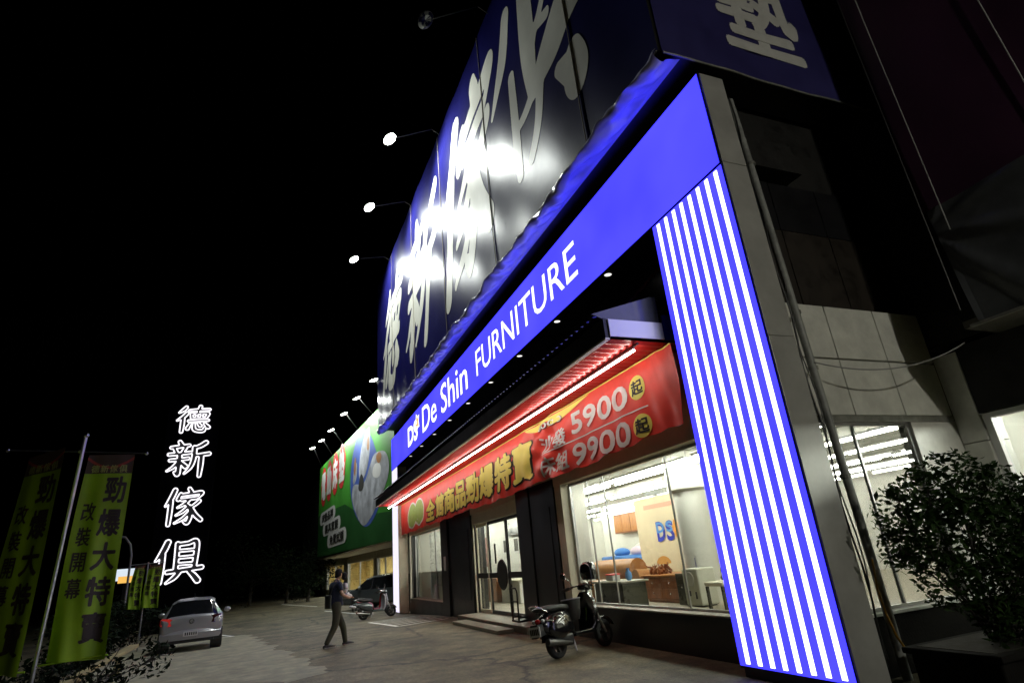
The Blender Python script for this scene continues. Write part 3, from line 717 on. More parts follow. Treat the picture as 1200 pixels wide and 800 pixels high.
for z, zr in ((4.16, .21), (3.50, .20)):
    y = 7.98
    disc('price_disc', y, z, .24, zr, 'yellow_print', .011); text('lettering', '起', 'black_print', bn, BP(y + .17, y - .17, z - .13, z + .13, .016), .025, .1)
g = MB().grid(lambda u, v: BP(12.95 - 3.35 * u, 12.95 - 3.35 * u, 4.53 - .21 * math.sin(math.pi * min(1, u * 1.0) ** .7) * (1 - v), 4.53, .013)(0, 0) if False else (bw(12.95 - 3.35 * u, 4.5) - .014, 12.95 - 3.35 * u, 4.53 - (.20 * math.sin(math.pi * u ** .75)) * (1 - v)), 40, 4)
build('yellow_patch', g, 'yellow_print', bn)
text('lettering', '6000', 'black_print', bn, BP(12.2, 10.9, 4.32, 4.46, .020), .06, .1)
text('lettering', '6000', 'white_print', bn, BP(12.18, 10.92, 4.33, 4.45, .032), .02, .1)

# ------------------------------------------------------------------ entrance steps
es = thing('entrance_steps', 'low stone entrance platform with a detached step in front of the glass doors', 'steps', (5.6, 16, 0))
bx('platform', (5.42, 13.5, -.15), (6.19, 19.18, .15), 'slab', es, bevel=.012)
bx('lower_step', (4.95, 14.2, .0), (5.38, 18.1, .085), 'slab', es, bevel=.012)

# ------------------------------------------------------------------ pipe, cables, hose
pp = thing('downpipe', 'grey downpipe climbing the corner beside the striped pillar', 'pipe', (6.25, 5.2, 0))
build('pipe', MB().tube([(6.36, 5.25, 8.1), (6.37, 5.22, 7), (6.40, 5.2, 5), (6.45, 5.2, 3), (6.50, 5.2, 1.2), (6.52, 5.2, -.02)], .052, 12), 'pipe_grey', pp, smooth=60)
for z in (6.85, 4.4, 3.6, 2.2):
    t = (8.1 - z) / 8.1; build('clamp', MB().lathe([(.058, -.03), (.068, -.02), (.068, .02), (.058, .03)], (6.36 + .16 * t, 5.205 + .02 * (1 - t), z), 'Z', 12, cap=False), 'dirty_steel', pp)
cb = thing('cable', 'grey cable sagging from the downpipe to the neighbouring sign', 'cable', (6.42, 5.2, 3.65))
def sag(a, b, d, n=24):
    a = Vector(a); b = Vector(b); return [a + (b - a) * i / n - Vector((0, 0, d * 4 * (i / n) * (1 - i / n))) for i in range(n + 1)]
build('strand', MB().tube(sag((6.42, 5.14, 3.66), (8.52, 4.5, 3.80), .22), .009, 6), 'cable', cb)
cb = thing('cable', 'thin black cables hanging down beside the downpipe', 'cable', (6.2, 5.1, 0))
build('strand', MB().tube([(6.2 + .03 * math.sin(i * 1.3), 5.12, 8 - i * .34) for i in range(24)], .012, 6).tube([(6.26 + .04 * math.sin(i * .9 + 1), 5.14, 5 - i * .25) for i in range(20)], .009, 6), 'black_metal', cb)
hs = thing('hose', 'yellow hose hanging behind the downpipe by the side window', 'hose', (6.6, 5.1, .3))
build('tube', MB().tube([(6.38, 5.1, 1.25), (6.33, 5.1, .94), (6.33, 5.08, .68), (6.37, 5.06, .45), (6.44, 5.04, .3)], .012, 8), 'yellow_hose', hs, smooth=60)

# ================================================================== NEIGHBOUR ON THE RIGHT
nb = thing('neighbour_shop', 'tiled shop beside the corner with a bright window under a dark soffit', 'shop', (12, 0, 0))
def nx(name, lo, hi, m, parent=nb, **k): return build(name, MB().box(lo, hi), m, parent, **k)
nx('column', (9.205, 5.03, -.02), (9.7, 5.37, 2.58), 'tile_white', bevel=.01); nx('column', (9.205, 5.03, 2.592), (9.7, 5.37, 3.9), 'tile_white', bevel=.01)
nx('window_frame', (9.24, 4.92, .3), (9.36, 5.02, 2.88), 'end_white'); nx('window_frame', (9.24, -6, 2.88), (9.36, 5.02, 2.95), 'end_white')
nx('base', (9.22, -6, -.02), (9.6, 5.02, .3), 'concrete_dark')
wn = nx('window', (9.34, 1.9, .31), (9.40, 1.98, 2.87), 'steel'); nx('pane', (9.30, -5.9, .32), (9.31, 4.91, 2.87), 'glass', wn)
nx('fascia', (9.2, -6, 2.96), (9.6, 5.02, 3.95), 'dark_wall'); nx('soffit', (8.45, -6, 3.95), (9.6, 4.4, 4.05), 'concrete_dark')
nx('upper_wall', (9.25, -6, 4.06), (9.6, 5.55, 13), 'dark_wall')
nx('floor', (9.6, -6, .0), (16, 5.3, .12), 'floor_tile'); nx('ceiling', (9.6, -6, 3.2), (16, 5.3, 3.3), 'ceiling'); nx('back_wall', (16, -6, 0), (16.2, 5.3, 3.3), 'white_wall'); nx('side_wall', (9.72, 5.2, .12), (16, 5.35, 3.2), 'white_wall')
nx('roof', (9.6, -6, 3.31), (16.2, 5.4, 6), 'dark_wall')
ps = thing('billboard', 'dull purple tarpaulin billboard with grey lower skirt on the neighbouring shop', 'billboard', (8.6, 0, 3.9))
build('tarpaulin', MB().grid(lambda u, v: (8.42 + .01 * math.sin(u * 40 + v * 8), 4.33 - 10 * u, 5.72 + 8 * v), 60, 20), 'purple_tarp', ps, smooth=60)
def skirt(u, v):
    y = 4.30 - 10 * u; z = 3.98 + 1.74 * v
    r = math.hypot(u * 10, (v - .82) * 1.74); a = math.atan2((v - .82) * 1.74, u * 10 + .15)
    return (8.42 - .05 * (abs(math.sin(a * 5.5 + .4 * math.sin(r * 1.3))) ** 7) * math.exp(-r * .16) * min(1, r * 2) - .012 * math.sin(y * 3 + z * 3), y + .12 * (1 - v) * (u < .01) * -1, z)
build('skirt', MB().grid(skirt, 140, 40), 'grey_tarp', ps, smooth=70)
nx('frame_box', (8.50, -6, 4.06), (8.9, 4.26, 13.5), 'black_metal', ps)
nx('edge_rail', (8.40, -6, 3.94), (8.47, 4.3, 3.972), 'dirty_steel', ps)
for (y0, z0, y1, z1) in ((4.05, 13, 4.08, 5.3), (2.82, 13, 2.7, 6.0)):
    build('rope', MB().tube([(8.39, y0, z0), (8.385, (y0 + y1) / 2 + .02, (z0 + z1) / 2), (8.39, y1, z1)], .008, 6), 'cable', ps)
build('edge_rope', MB().tube([(8.40, 4.34, 4.2 + i * .4 ) for i in range(22)], .012, 6), 'black_metal', ps)

# ================================================================== MATTRESS STORE FURTHER LEFT
def G(y, off=0, z=0): return (5.5 - .08 * (y - 36) - off, y, z)
ms = thing('mattress_store', 'neighbouring store behind the dark car with yellow lit ground floor windows', 'store', (8, 45, -.28))
ws = [(42.5, 47.2), (48.3, 58.6), (60.3, 70.2)]
def gbox(m, y0, y1, o0, o1, z0, z1):
    a, b, c, d = G(y0, o0), G(y1, o0), G(y1, o1), G(y0, o1)
    return m.prism([(q[0], q[1], z0) for q in (a, b, c, d)], (0, 0, z1 - z0))
OF = -2.6
for (a, b) in ((31.5, 42.45), (47.25, 48.25), (58.65, 60.25), (70.25, 74)): build('wall', gbox(MB(), a, b, OF, OF - .3, -.4, 3.2), 'slab', ms)
build('header', gbox(MB(), 42.46, 70.24, OF - .02, OF - .28, 2.68, 3.2), 'slab', ms)
build('base', gbox(MB(), 42.46, 70.24, OF - .02, OF - .28, -.4, .38), 'concrete_dark', ms)
for (a, b) in ws:
    f = MB()
    for t in (0, .5, 1): yy_ = a + (b - a) * t; gbox(f, yy_ - .05, yy_ + .05, OF - .05, OF - .15, .39, 2.67)
    gbox(f, a, b, OF - .052, OF - .148, 2.60, 2.668)
    wn = build('window', f, 'steel', ms); build('pane', gbox(MB(), a, b, OF - .09, OF - .11, .39, 2.67), 'glass', wn)
build('interior_wall', gbox(MB(), 31.6, 73.9, OF - 5, OF - 5.2, -.4, 3.2), 'yellow_room', ms)
build('interior_floor', gbox(MB(), 31.6, 73.9, OF - .3, OF - 5, -.4, -.1), 'floor_tile', ms)
build('end_wall', gbox(MB(), 73.9, 74.1, OF - .3, OF - 5.2, -.4, 3.0), 'yellow_room', ms)
build('interior_ceiling', gbox(MB(), 31.6, 73.9, OF - .3, OF - 5, 3.0, 3.19), 'ceiling', ms)
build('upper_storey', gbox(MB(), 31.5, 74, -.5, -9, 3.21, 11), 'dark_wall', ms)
for i in range(9):
    y = 43.5 + 3.2 * i
    o = thing('ceiling_light', 'ceiling light inside the mattress store, one of a row seen through its windows', 'ceiling light', G(y, OF - 1.6, 2.9), 'ceiling lights of the mattress store')
    build('tube', gbox(MB(), y, y + 1.6, OF - 1.3, OF - 1.9, 2.90, 2.96), 'tube_glow', o); build('casing', gbox(MB(), y - .05, y + 1.65, OF - 1.25, OF - 1.95, 2.965, 2.99), 'white_wall', o)
for y in (45, 50, 55):
    o = thing('wardrobe', 'tall pale wardrobe inside the mattress store, %s' % {45: 'behind the nearest window', 50: 'behind the middle window, nearer half', 55: 'behind the middle window, farther half'}[y], 'wardrobe', G(y, OF - 4.5, -.1))
    build('body', gbox(MB(), y, y + 2.2, OF - 4.0, OF - 4.6, -.1, 1.9), 'wood_orange', o); build('door_panel', gbox(MB(), y + .1, y + 2.1, OF - 3.95, OF - 3.99, .0, 1.8), 'yellow_room', o)
gb = thing('billboard', 'green mattress advertising billboard with red and white lettering and bed picture', 'billboard', G(45, 0, 3.3))
def GT(y): return 11.15 + .012 * (y - 36)
def gq(m, y0, y1, z0, z1, off, n=1):
    for i in range(n):
        a = y0 + (y1 - y0) * i / n; b = y0 + (y1 - y0) * (i + 1) / n
        m.quad(G(a, off, z0), G(b, off, z0), G(b, off, z1), G(a, off, z1))
    return m
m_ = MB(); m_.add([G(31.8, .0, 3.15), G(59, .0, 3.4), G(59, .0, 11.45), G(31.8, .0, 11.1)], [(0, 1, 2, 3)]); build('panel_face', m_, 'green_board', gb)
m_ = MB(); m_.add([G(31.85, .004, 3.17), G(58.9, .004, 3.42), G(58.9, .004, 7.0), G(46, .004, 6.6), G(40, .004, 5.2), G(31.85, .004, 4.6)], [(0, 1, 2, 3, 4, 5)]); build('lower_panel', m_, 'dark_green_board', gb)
build('frame_box', gbox(MB(), 31.8, 59, -.03, -.45, 3.2, 11.05), 'black_metal', gb)
build('soffit', gbox(MB(), 31.8, 59, -.46, -3.0, 3.18, 3.2), 'slab', gb)
def gp(pts, off): return [G(y, off, z) for y, z in pts]
def chaikin(p, n=3):
    for _ in range(n):
        q = []
        for a, b in zip(p, p[1:] + p[:1]): q += [(a[0] * .75 + b[0] * .25, a[1] * .75 + b[1] * .25), (a[0] * .25 + b[0] * .75, a[1] * .25 + b[1] * .75)]
        p = q
    return p
def gpic(pts, off, m): return build('bed_picture', MB().poly(gp(chaikin(pts), off)), m, gb)
gpic([(44.2, 7.4), (43.6, 9.6), (41.2, 11.0), (38.0, 10.6), (34.6, 7.2), (34.2, 5.6), (38.4, 4.0), (42.4, 5.4)], .008, 'blue_print')
gpic([(43.4, 6.4), (43.2, 7.6), (41.4, 7.4), (39.4, 7.0), (37.4, 8.2), (36.4, 8.6), (33.4, 8.2), (32.6, 6.8), (35.0, 5.6), (38.6, 4.4), (40.4, 4.6)], .012, 'bed_print')
gpic([(41.2, 7.6), (40.6, 9.6), (38.4, 10.7), (37.4, 10.4), (37.8, 8.4), (39.4, 7.4)], .014, 'bed_print')
gpic([(43.2, 7.4), (42.6, 8.9), (41.6, 9.0), (41.6, 7.8)], .016, 'bed_print')
gpic([(42.8, 8.3), (42.5, 9.4), (41.9, 9.3), (42.1, 8.0)], .018, 'leather')
gpic([(38.6, 9.2), (38.4, 10.0), (37.9, 10.0), (37.9, 9.0)], .018, 'leather')
gpic([(36.2, 8.2), (35.4, 8.5), (34.4, 8.1), (35.2, 7.6)], .018, 'leather')
gpic([(41.4, 6.9), (40.4, 8.1), (39.3, 7.4), (39.6, 6.7)], .020, 'black_print')
gpic([(37.2, 7.2), (36.6, 8.0), (34.6, 7.6), (35.0, 6.8)], .016, 'white_print')
def GP(y0, y1, z0, z1, off): return lambda u, v: G(y0 + (y1 - y0) * u, off, z0 + (z1 - z0) * v)
for i, c in enumerate('電動床墊'):
    ya = 57.6 - 2.95 * i; zl = 8.1 + .12 * i; yb = ya - 2.6
    bl = MB().poly(gp([((ya + yb) / 2 + 1.5 * math.cos(a) * (1 + .08 * math.sin(5 * a)), zl + 1.25 + 1.75 * math.sin(a)) for a in np.linspace(0, 2 * math.pi, 22)[:-1]], .014 + .002 * i))
    build('red_backing', bl, 'red_print', gb)
    text('lettering', c, 'white_print', gb, GP(ya - .15, yb + .15, zl, zl + 2.5, .026), .05, step=.001)
for i, (ya, yb, z0, z1, s) in enumerate(((58.0, 50.0, 6.0, 7.1, '床墊品牌'), (56.2, 47.6, 4.95, 6.05, '寢具窗簾'), (53.6, 45.2, 3.85, 5.0, '免費試躺'))):
    r = .5; pts = []
    for cy, s0 in ((yb + 1.0, -90), (ya - 1.0, 90)):
        for k in range(9): a = R(s0 + 22.5 * k + (180 if s0 < 0 else 180)); pts.append((cy + (1.0) * math.cos(a) * (1), (z0 + z1) / 2 + (z1 - z0) / 2 * math.sin(a)))
    pts = [(yb + .9 - .9 * math.sin(R(18 * k)), (z0 + z1) / 2 + (z1 - z0) / 2 * math.cos(R(18 * k))) for k in range(11)] + [(ya - .9 + .9 * math.sin(R(18 * k)), (z0 + z1) / 2 - (z1 - z0) / 2 * math.cos(R(18 * k))) for k in range(11)]
    build('label_plate', MB().poly(gp(pts, .012)), 'white_print', gb)
    text('lettering', s, 'black_print', gb, GP(ya - 1.2, yb + 1.0, z0 + .18, z1 - .18, .018), .035, step=.001)
gl = [(4.87, 32.75, 12.03), (4.30, 36.0, 11.86), (3.96, 40.3, 11.96), (3.54, 45.5, 12.02), (3.17, 50.1, 12.22), (2.72, 55.7, 12.70)]
gn = ('half hidden by the edge of the blue billboard', 'second along from the blue billboard', 'third along from the blue billboard', 'fourth along from the blue billboard', 'fifth along from the blue billboard', 'farthest and lowest of the row')
for i, p in enumerate(gl):
    q = G(p[1], 0, 0)
    flood(p[1], p[2] + .1, True, 'small lit floodlight over the green billboard, ' + gn[i], x=p[0], energy=(60, 1100, 1300, 1000, 600, 500)[i], xb=q[0], group='floodlights over the green billboard', zroot=11.0, aim=(q[0], p[1], 9.2))

# ================================================================== SHOP INTERIOR
k = 0
for (x, dz, ys_) in ((8.15, 3.28, range(6)), (8.55, 3.28, range(6)), (10.7, 3.28, range(6)), (12.7, 3.28, range(6)), (14.6, 3.28, range(6)), (16.6, 3.28, range(6)), (18.6, 3.28, range(6))):
    for i in ys_:
        y = 6.3 + 3.95 * i
        o = thing('ceiling_light', 'bare white ceiling tube in its slim casing inside the furniture store', 'ceiling light', (x, y + 1.8, dz), 'ceiling tubes of the furniture store')
        build('casing', MB().box((x - .06, y, dz + .045), (x + .06, y + 3.7, dz + .09)), 'white_print', o)
        build('tube', MB().tube([(x, y + .05, dz), (x, y + 3.65, dz)], .032, 8), 'tube_glow', o)
        build('hanger', MB().tube([(x, y + .5, dz + .09), (x, y + .5, 3.6)], .008, 5).tube([(x, y + 3.2, dz + .09), (x, y + 3.2, 3.6)], .008, 5), 'steel', o)
for i in range(3):
    y = -4 + 3.0 * i
    for x in (10.6, 12.6, 14.4):
        o = thing('ceiling_light', 'white ceiling tube behind the window of the neighbouring shop', 'ceiling light', (x, y + 1.3, 3.0), 'ceiling tubes of the neighbouring shop')
        build('casing', MB().box((x - .08, y, 3.06), (x + .08, y + 2.8, 3.12)), 'white_print', o); build('tube', MB().tube([(x, y + .05, 3.02), (x, y + 2.75, 3.02)], .035, 8), 'tube_glow', o)
# lettering on the partition
pt = thing('wall_sign', 'blue and orange logo lettering fixed on the cream partition wall inside the shop', 'wall sign', (9.95, 13.9, 1.7))
text('lettering', 'D', 'ds_blue', pt, PX(9.982, 14.42, 14.02, 1.72, 2.25), .05); text('lettering', 'S', 'ds_blue', pt, PX(9.982, 13.97, 13.62, 1.72, 2.25), .05)
text('letter_top', 'D', 'ds_light', pt, lambda u, v: (9.978, 14.40 - .36 * u, 1.95 + .28 * v), .045) ; text('letter_top', 'S', 'ds_light', pt, lambda u, v: (9.978, 13.95 - .31 * u, 1.95 + .28 * v), .045)
build('star', MB().poly([(9.974, 13.5 + (.22 if i % 2 == 0 else .13) * math.cos(i * math.pi / 5), 2.03 + (.25 if i % 2 == 0 else .15) * math.sin(i * math.pi / 5)) for i in range(10)]), 'ds_orange', pt)
V, F = loops_fill(contours(GLYPH['virtue'], 1.2, 90)); build('lettering', MB().add([(9.982, 13.15 - .75 * u, 1.5 + .85 * v) for u, v in V], F), 'ds_blue', pt)
V, F = loops_fill(contours(GLYPH['fresh'], 1.2, 90)); build('lettering', MB().add([(9.982, 12.3 - .7 * u, 1.5 + .85 * v) for u, v in V], F), 'ds_blue', pt)
build('stripe', MB().quad((9.985, 14.9, 2.62), (9.985, 11.0, 2.62), (9.985, 11.0, 2.74), (9.985, 14.9, 2.74)), 'pale_red', pt)
nt_ = thing('notice', 'yellow and white paper notices taped on the white column inside the shop', 'notice', (8.6, 11.2, 1.7))
build('yellow_sheet', MB().box((8.555, 11.30, 1.75), (8.56, 11.36, 2.15)), 'yellow_print', nt_)
build('sheet', MB().box((8.60, 11.12, .98), (8.605, 11.26, 1.35)), 'white_print', nt_); build('print', MB().box((8.594, 11.16, 1.0), (8.599, 11.22, 1.3)), 'ds_blue', nt_)
# chest, lamp, carving
ch = thing('chest', 'reddish wooden drawer chest on the shop display platform', 'chest', (8.6, 12.1, .4))
bx('body', (8.3, 11.45, .47), (9.1, 12.85, .94), 'wood_red', ch, bevel=.015); bx('top', (8.26, 11.4, .944), (9.14, 12.9, .985), 'wood_orange', ch, bevel=.01); bx('plinth', (8.33, 11.5, .402), (9.05, 12.8, .468), 'wood_red', ch)
for i in range(2):
    for j in range(2):
        d = bx('drawer', (8.285, 11.5 + .66 * i, .49 + .22 * j), (8.298, 12.12 + .66 * i, .69 + .22 * j), 'wood_red', ch, bevel=.004)
        build('knob', MB().ball((8.27, 11.81 + .66 * i, .59 + .22 * j), .018, 6), 'chrome', d)
lp = thing('table_lamp', 'mushroom shaped orange table lamp on the wooden chest', 'lamp', (8.75, 12.55, .985))
build('stem', MB().lathe([(.07, .985), (.07, 1.0), (.02, 1.02), (.018, 1.22)], (8.75, 12.55, 0), 'Z', 12), 'wood_red', lp, smooth=40); build('lamp_shade', MB().lathe([(.17, 1.20), (.165, 1.26), (.12, 1.33), (.05, 1.37), (.001, 1.38)], (8.75, 12.55, 0), 'Z', 18, cap=False), 'shade', lp, smooth=60)
cv = thing('root_carving', 'gnarled reddish root wood carving lying on the chest beside the lamp', 'carving', (8.6, 12.2, .985))
m_ = MB(); rr = random.Random(5)
for i in range(12):
    p = Vector((8.55 + rr.uniform(-.1, .2), 12.75 - i * .035, 1.01)); pts = [p]
    for j in range(5): p = p + Vector((rr.uniform(-.05, .05), rr.uniform(-.09, .09), rr.uniform(.0, .075))); pts.append(p)
    m_.tube(pts, [.045, .04, .035, .03, .02, .008], 6)
build('carved_wood', m_, 'wood_red', cv, smooth=60)
cbn = thing('cabinet', 'low dark green display cabinet with pale top right behind the shop glass', 'cabinet', (7.2, 12.2, .4))
bx('body', (6.9, 11.55, .402), (7.5, 12.75, .93), 'wood_dark', cbn, bevel=.01); bx('top', (6.86, 11.5, .934), (7.55, 12.8, .97), 'slab', cbn, bevel=.006)
for i in range(3): bx('door_panel', (6.885, 11.6 + .38 * i, .45), (6.898, 11.94 + .38 * i, .90), 'wood_dark', cbn, bevel=.004)
c2 = thing('side_table', 'small orange wooden table behind the black scooter, inside the glass', 'table', (7.2, 13.1, .4))
bx('top', (6.9, 12.9, .93), (7.5, 13.35, .97), 'wood_orange', c2, bevel=.006)
for (x, y) in ((6.94, 12.94), (7.44, 12.94), (6.94, 13.3), (7.44, 13.3)): bx('leg', (x - .025, y - .025, .402), (x + .025, y + .025, .928), 'wood_orange', c2)
c3 = thing('cabinet', 'narrow dark brown cabinet standing between chest and white appliance', 'cabinet', (8.3, 11.15, .4))
bx('body', (8.1, 10.95, .402), (8.6, 11.30, 1.02), 'wood_dark', c3, bevel=.01); build('knob', MB().ball((8.09, 11.1, .75), .02, 6), 'chrome', c3)
# sofa
sf = thing('sofa', 'tan leather sofa with plump rolled back behind the low display cabinet', 'sofa', (9.2, 14.3, .15))
bx('seat', (8.7, 13.5, .35), (9.5, 15.6, .62), 'leather', sf, bevel=.06)
build('backrest', MB().tube([(8.65, 13.55 + i * .2, 1.12) for i in range(11)], .26, 14), 'leather', sf, smooth=50); build('rolled_arm', MB().tube([(8.4, 13.35, .95), (9.3, 13.35, .9)], .17, 12), 'leather', sf, smooth=50); build('rolled_arm', MB().tube([(8.4, 15.7, .95), (9.3, 15.7, .9)], .17, 12), 'leather', sf, smooth=50)
bx('base', (8.5, 13.45, .152), (9.5, 15.7, .348), 'wood_red', sf)
ar = thing('armchair', 'brown leather armchair with rounded back in front of the partition wall', 'armchair', (9.55, 12.1, .4))
build('backrest', MB().grid(lambda u, v: (9.72 + .1 * math.sin(v * 2), 12.65 - .95 * u, .75 + (.75 * v) * (1 - .35 * (2 * u - 1) ** 2)), 12, 8), 'leather', ar, smooth=60).modifiers.new('s', 'SOLIDIFY').thickness = .1
bx('seat', (9.2, 11.75, .60), (9.75, 12.6, .78), 'leather', ar, bevel=.05); bx('base', (9.25, 11.8, .402), (9.7, 12.55, .598), 'wood_dark', ar)
ap = thing('appliance', 'cream box shaped air cooler with round grille standing by the white column', 'appliance', (8.15, 10.6, .4))
bx('body', (7.95, 10.35, .42), (8.4, 10.85, 1.12), 'appliance', ap, bevel=.03)
build('grille', MB().lathe([(.001, 7.935), (.13, 7.935), (.14, 7.946), (.001, 7.948)], (0, 10.6, .92), 'X', 24), 'white_wall', ap); bx('vent', (7.94, 10.45, .55), (7.948, 10.5, .68), 'black_metal', ap); bx('vent', (7.94, 10.64, .60), (7.948, 10.70, .70), 'black_metal', ap); bx('foot', (8.0, 10.4, .402), (8.35, 10.8, .419), 'black_metal', ap)
cr_ = thing('dining_chair', 'dark framed dining chair with cream oval back beside the striped pillar, inside the glass', 'chair', (8.0, 9.7, .4))
build('backrest', MB().grid(lambda u, v: (8.25 + .18 * v, 9.98 - .1 * v - .50 * u * (1 - .2 * v), .90 + .55 * v * (1 - .25 * (2 * u - 1) ** 2)), 8, 8), 'cream', cr_, smooth=60).modifiers.new('s', 'SOLIDIFY').thickness = .05
build('back_frame', MB().tube([(8.25, 9.99, .75), (8.30, 9.99, 1.1), (8.40, 9.93, 1.40), (8.44, 9.70, 1.48), (8.40, 9.46, 1.38), (8.30, 9.44, 1.1), (8.25, 9.46, .75)], .026, 8), 'wood_dark', cr_, smooth=60)
bx('seat', (7.78, 9.46, .80), (8.28, 9.98, .88), 'cream', cr_, bevel=.03)
for (x, y) in ((7.82, 9.5), (7.82, 9.94), (8.24, 9.5), (8.24, 9.94)): bx('leg', (x - .024, y - .024, .402), (x + .024, y + .024, .798), 'wood_dark', cr_)
# bed and wardrobe at the back
bd = thing('bed', 'blue covered bed with pink cushions deep inside the shop', 'bed', (13, 20, .15))
bx('mattress', (12.0, 18.4, .75), (14.0, 21.4, 1.40), 'blue_fabric', bd, bevel=.08); bx('base', (12.05, 18.5, .152), (13.95, 21.3, .748), 'wood_red', bd)
build('cushion', MB().ball((12.4, 19.2, 1.52), .42, 10, .6, 1.1, .42), 'pale_pink', bd, smooth=60); build('cushion', MB().ball((12.4, 20.4, 1.51), .40, 10, .6, 1.1, .42), 'blue_fabric', bd, smooth=60); build('cushion', MB().ball((12.9, 19.7, 1.60), .40, 10, .6, 1.2, .5), 'white_cloth', bd, smooth=60)
wd = thing('wardrobe', 'orange wooden wall cabinet above the blue bed inside the furniture shop', 'cabinet', (14.8, 22.8, .15))
bx('body', (14.5, 21.4, 2.3), (14.9, 24.2, 3.12), 'wood_red', wd, bevel=.01); bx('back_board', (14.91, 20.6, .152), (15.0, 26, 3.6), 'white_wall', wd)
for i in range(4): bx('door_panel', (14.48, 21.45 + .69 * i, 2.36), (14.498, 22.1 + .69 * i, 3.06), 'wood_red' if i == 0 else 'wood_orange', wd, bevel=.005)
def tbl(label, x0, x1, y0, y1, zf, h, m):
    o = thing('table', label, 'table', ((x0 + x1) / 2, (y0 + y1) / 2, zf)); bx('top', (x0, y0, zf + h - .04), (x1, y1, zf + h), m, o, bevel=.008)
    for x in (x0 + .05, x1 - .05):
        for y in (y0 + .05, y1 - .05): bx('leg', (x - .03, y - .03, zf + .002), (x + .03, y + .03, zf + h - .042), m, o)
    return o
def seat_chair(label, x, y, zf, m, rz):
    o = thing('dining_chair', label, 'chair', (x, y, zf), None, rz); L_ = lambda nm, lo, hi, mm: build(nm, MB().box(lo, hi), mm, o, bevel=.01, local=True)
    L_('seat', (-.22, -.22, .42), (.22, .22, .48), m); L_('backrest', (-.22, .18, .482), (.22, .23, 1.0), m)
    for a in (-.19, .19):
        for b in (-.19, .19): L_('leg', (a - .02, b - .02, .002), (a + .02, b + .02, .418), 'wood_dark')
    return o
tbl('orange wooden dining table deep inside the shop left of the partition', 10.6, 11.6, 16.0, 17.6, .15, .75, 'wood_orange')
tbl('low reddish side table in front of the leather sofa', 8.0, 8.5, 13.9, 15.0, .15, .5, 'wood_red')
for i, (x, y, r_, m, q) in enumerate(((10.3, 16.3, 1.57, 'leather', 'nearest to the partition'), (10.3, 17.2, 1.57, 'leather', 'left of the first one'), (11.9, 16.4, -1.57, 'white_cloth', 'pale, far side, nearer the partition'), (11.9, 17.2, -1.57, 'white_cloth', 'pale, far side, away from the partition'))):
    seat_chair('dining chair at the orange shop table, ' + q, x, y, .15, m, r_)
for i, (y, m, q) in enumerate(((19.0, 'poster', 'brownish'), (22.0, 'blue_fabric', 'blue'), (25.2, 'wood_orange', 'orange'))):
    o = thing('picture', q + ' framed picture on the white back wall of the shop', 'picture', (19.95, y, 2)); bx('frame', (19.93, y - .8, 1.6), (19.995, y + .8, 2.8), 'wood_dark', o); bx('print', (19.915, y - .72, 1.68), (19.928, y + .72, 2.72), m, o)
for i, (y, z, m, q) in enumerate(((13.75, .985, 'white_print', 'white'), (12.4, .985, 'ds_light', 'light blue'))):
    pass
vs_ = thing('vase', 'small pale blue vase standing on the low display cabinet', 'vase', (7.2, 11.75, .97)); build('vessel', MB().lathe([(.04, .972), (.08, 1.04), (.07, 1.12), (.03, 1.18), (.04, 1.22), (.032, 1.22), (.02, 1.18)], (7.2, 11.72, 0), 'Z', 16), 'ds_light', vs_, smooth=60)
bk_ = thing('tissue_box', 'red edged small box on the low display cabinet', 'box', (7.2, 12.4, .97)); bx('body', (7.1, 12.25, .972), (7.3, 12.55, 1.08), 'white_print', bk_, bevel=.006); bx('lid', (7.09, 12.24, 1.082), (7.31, 12.56, 1.11), 'red_print', bk_, bevel=.004)
cu_ = thing('cushion', 'pale cushion leaning on the leather sofa', 'cushion', (8.7, 14.6, .62)); build('pad', MB().ball((8.62, 14.7, .92), .24, 12, .4, 1, .9), 'pale_pink', cu_, smooth=60)
# behind the entrance
ct = thing('counter', 'white reception counter behind the glass entrance doors', 'counter', (8.6, 21.5, .15))
bx('body', (8.1, 20.5, .152), (8.7, 22.4, .88), 'white_wall', ct, bevel=.02); bx('top', (8.0, 20.4, .884), (8.8, 22.5, .93), 'cream', ct, bevel=.01)
bc = thing('cabinet', 'brown wooden cupboard behind the glass entrance doors', 'cabinet', (8.2, 23.2, .15))
bx('body', (8.0, 22.6, .152), (8.6, 23.9, 1.0), 'wood_red', bc, bevel=.01); bx('door_panel', (7.985, 22.65, .2), (7.998, 23.2, .95), 'wood_red', bc, bevel=.004)
po = thing('poster', 'tall brownish poster on the white wall behind the entrance doors', 'poster', (9.58, 28.5, 1.4))
bx('sheet', (9.58, 28.0, 1.4), (9.597, 29.1, 2.75), 'poster', po)
for y, q in ((25.5, 'left of two'), (24.2, 'right of two')):
    o = thing('picture', 'small grey green framed picture on the wall behind the entrance doors, ' + q, 'picture', (9.58, y, 2)); bx('frame', (9.57, y - .28, 1.9), (9.597, y + .28, 2.5), 'white_print', o); bx('print', (9.562, y - .23, 1.95), (9.569, y + .23, 2.45), 'concrete_dark', o)
fan = thing('wall_fan', 'grey wall fan high on the wall behind the entrance doors', 'fan', (9.4, 24.6, 2.8))
m_ = MB()
for i in range(4): a = i * math.pi / 2 + .3; m_.prism([(9.42, 24.6 + .05 * math.cos(a), 2.85 + .05 * math.sin(a)), (9.42, 24.6 + .3 * math.cos(a - .3), 2.85 + .3 * math.sin(a - .3)), (9.42, 24.6 + .3 * math.cos(a + .25), 2.85 + .3 * math.sin(a + .25))], (.012, 0, 0))
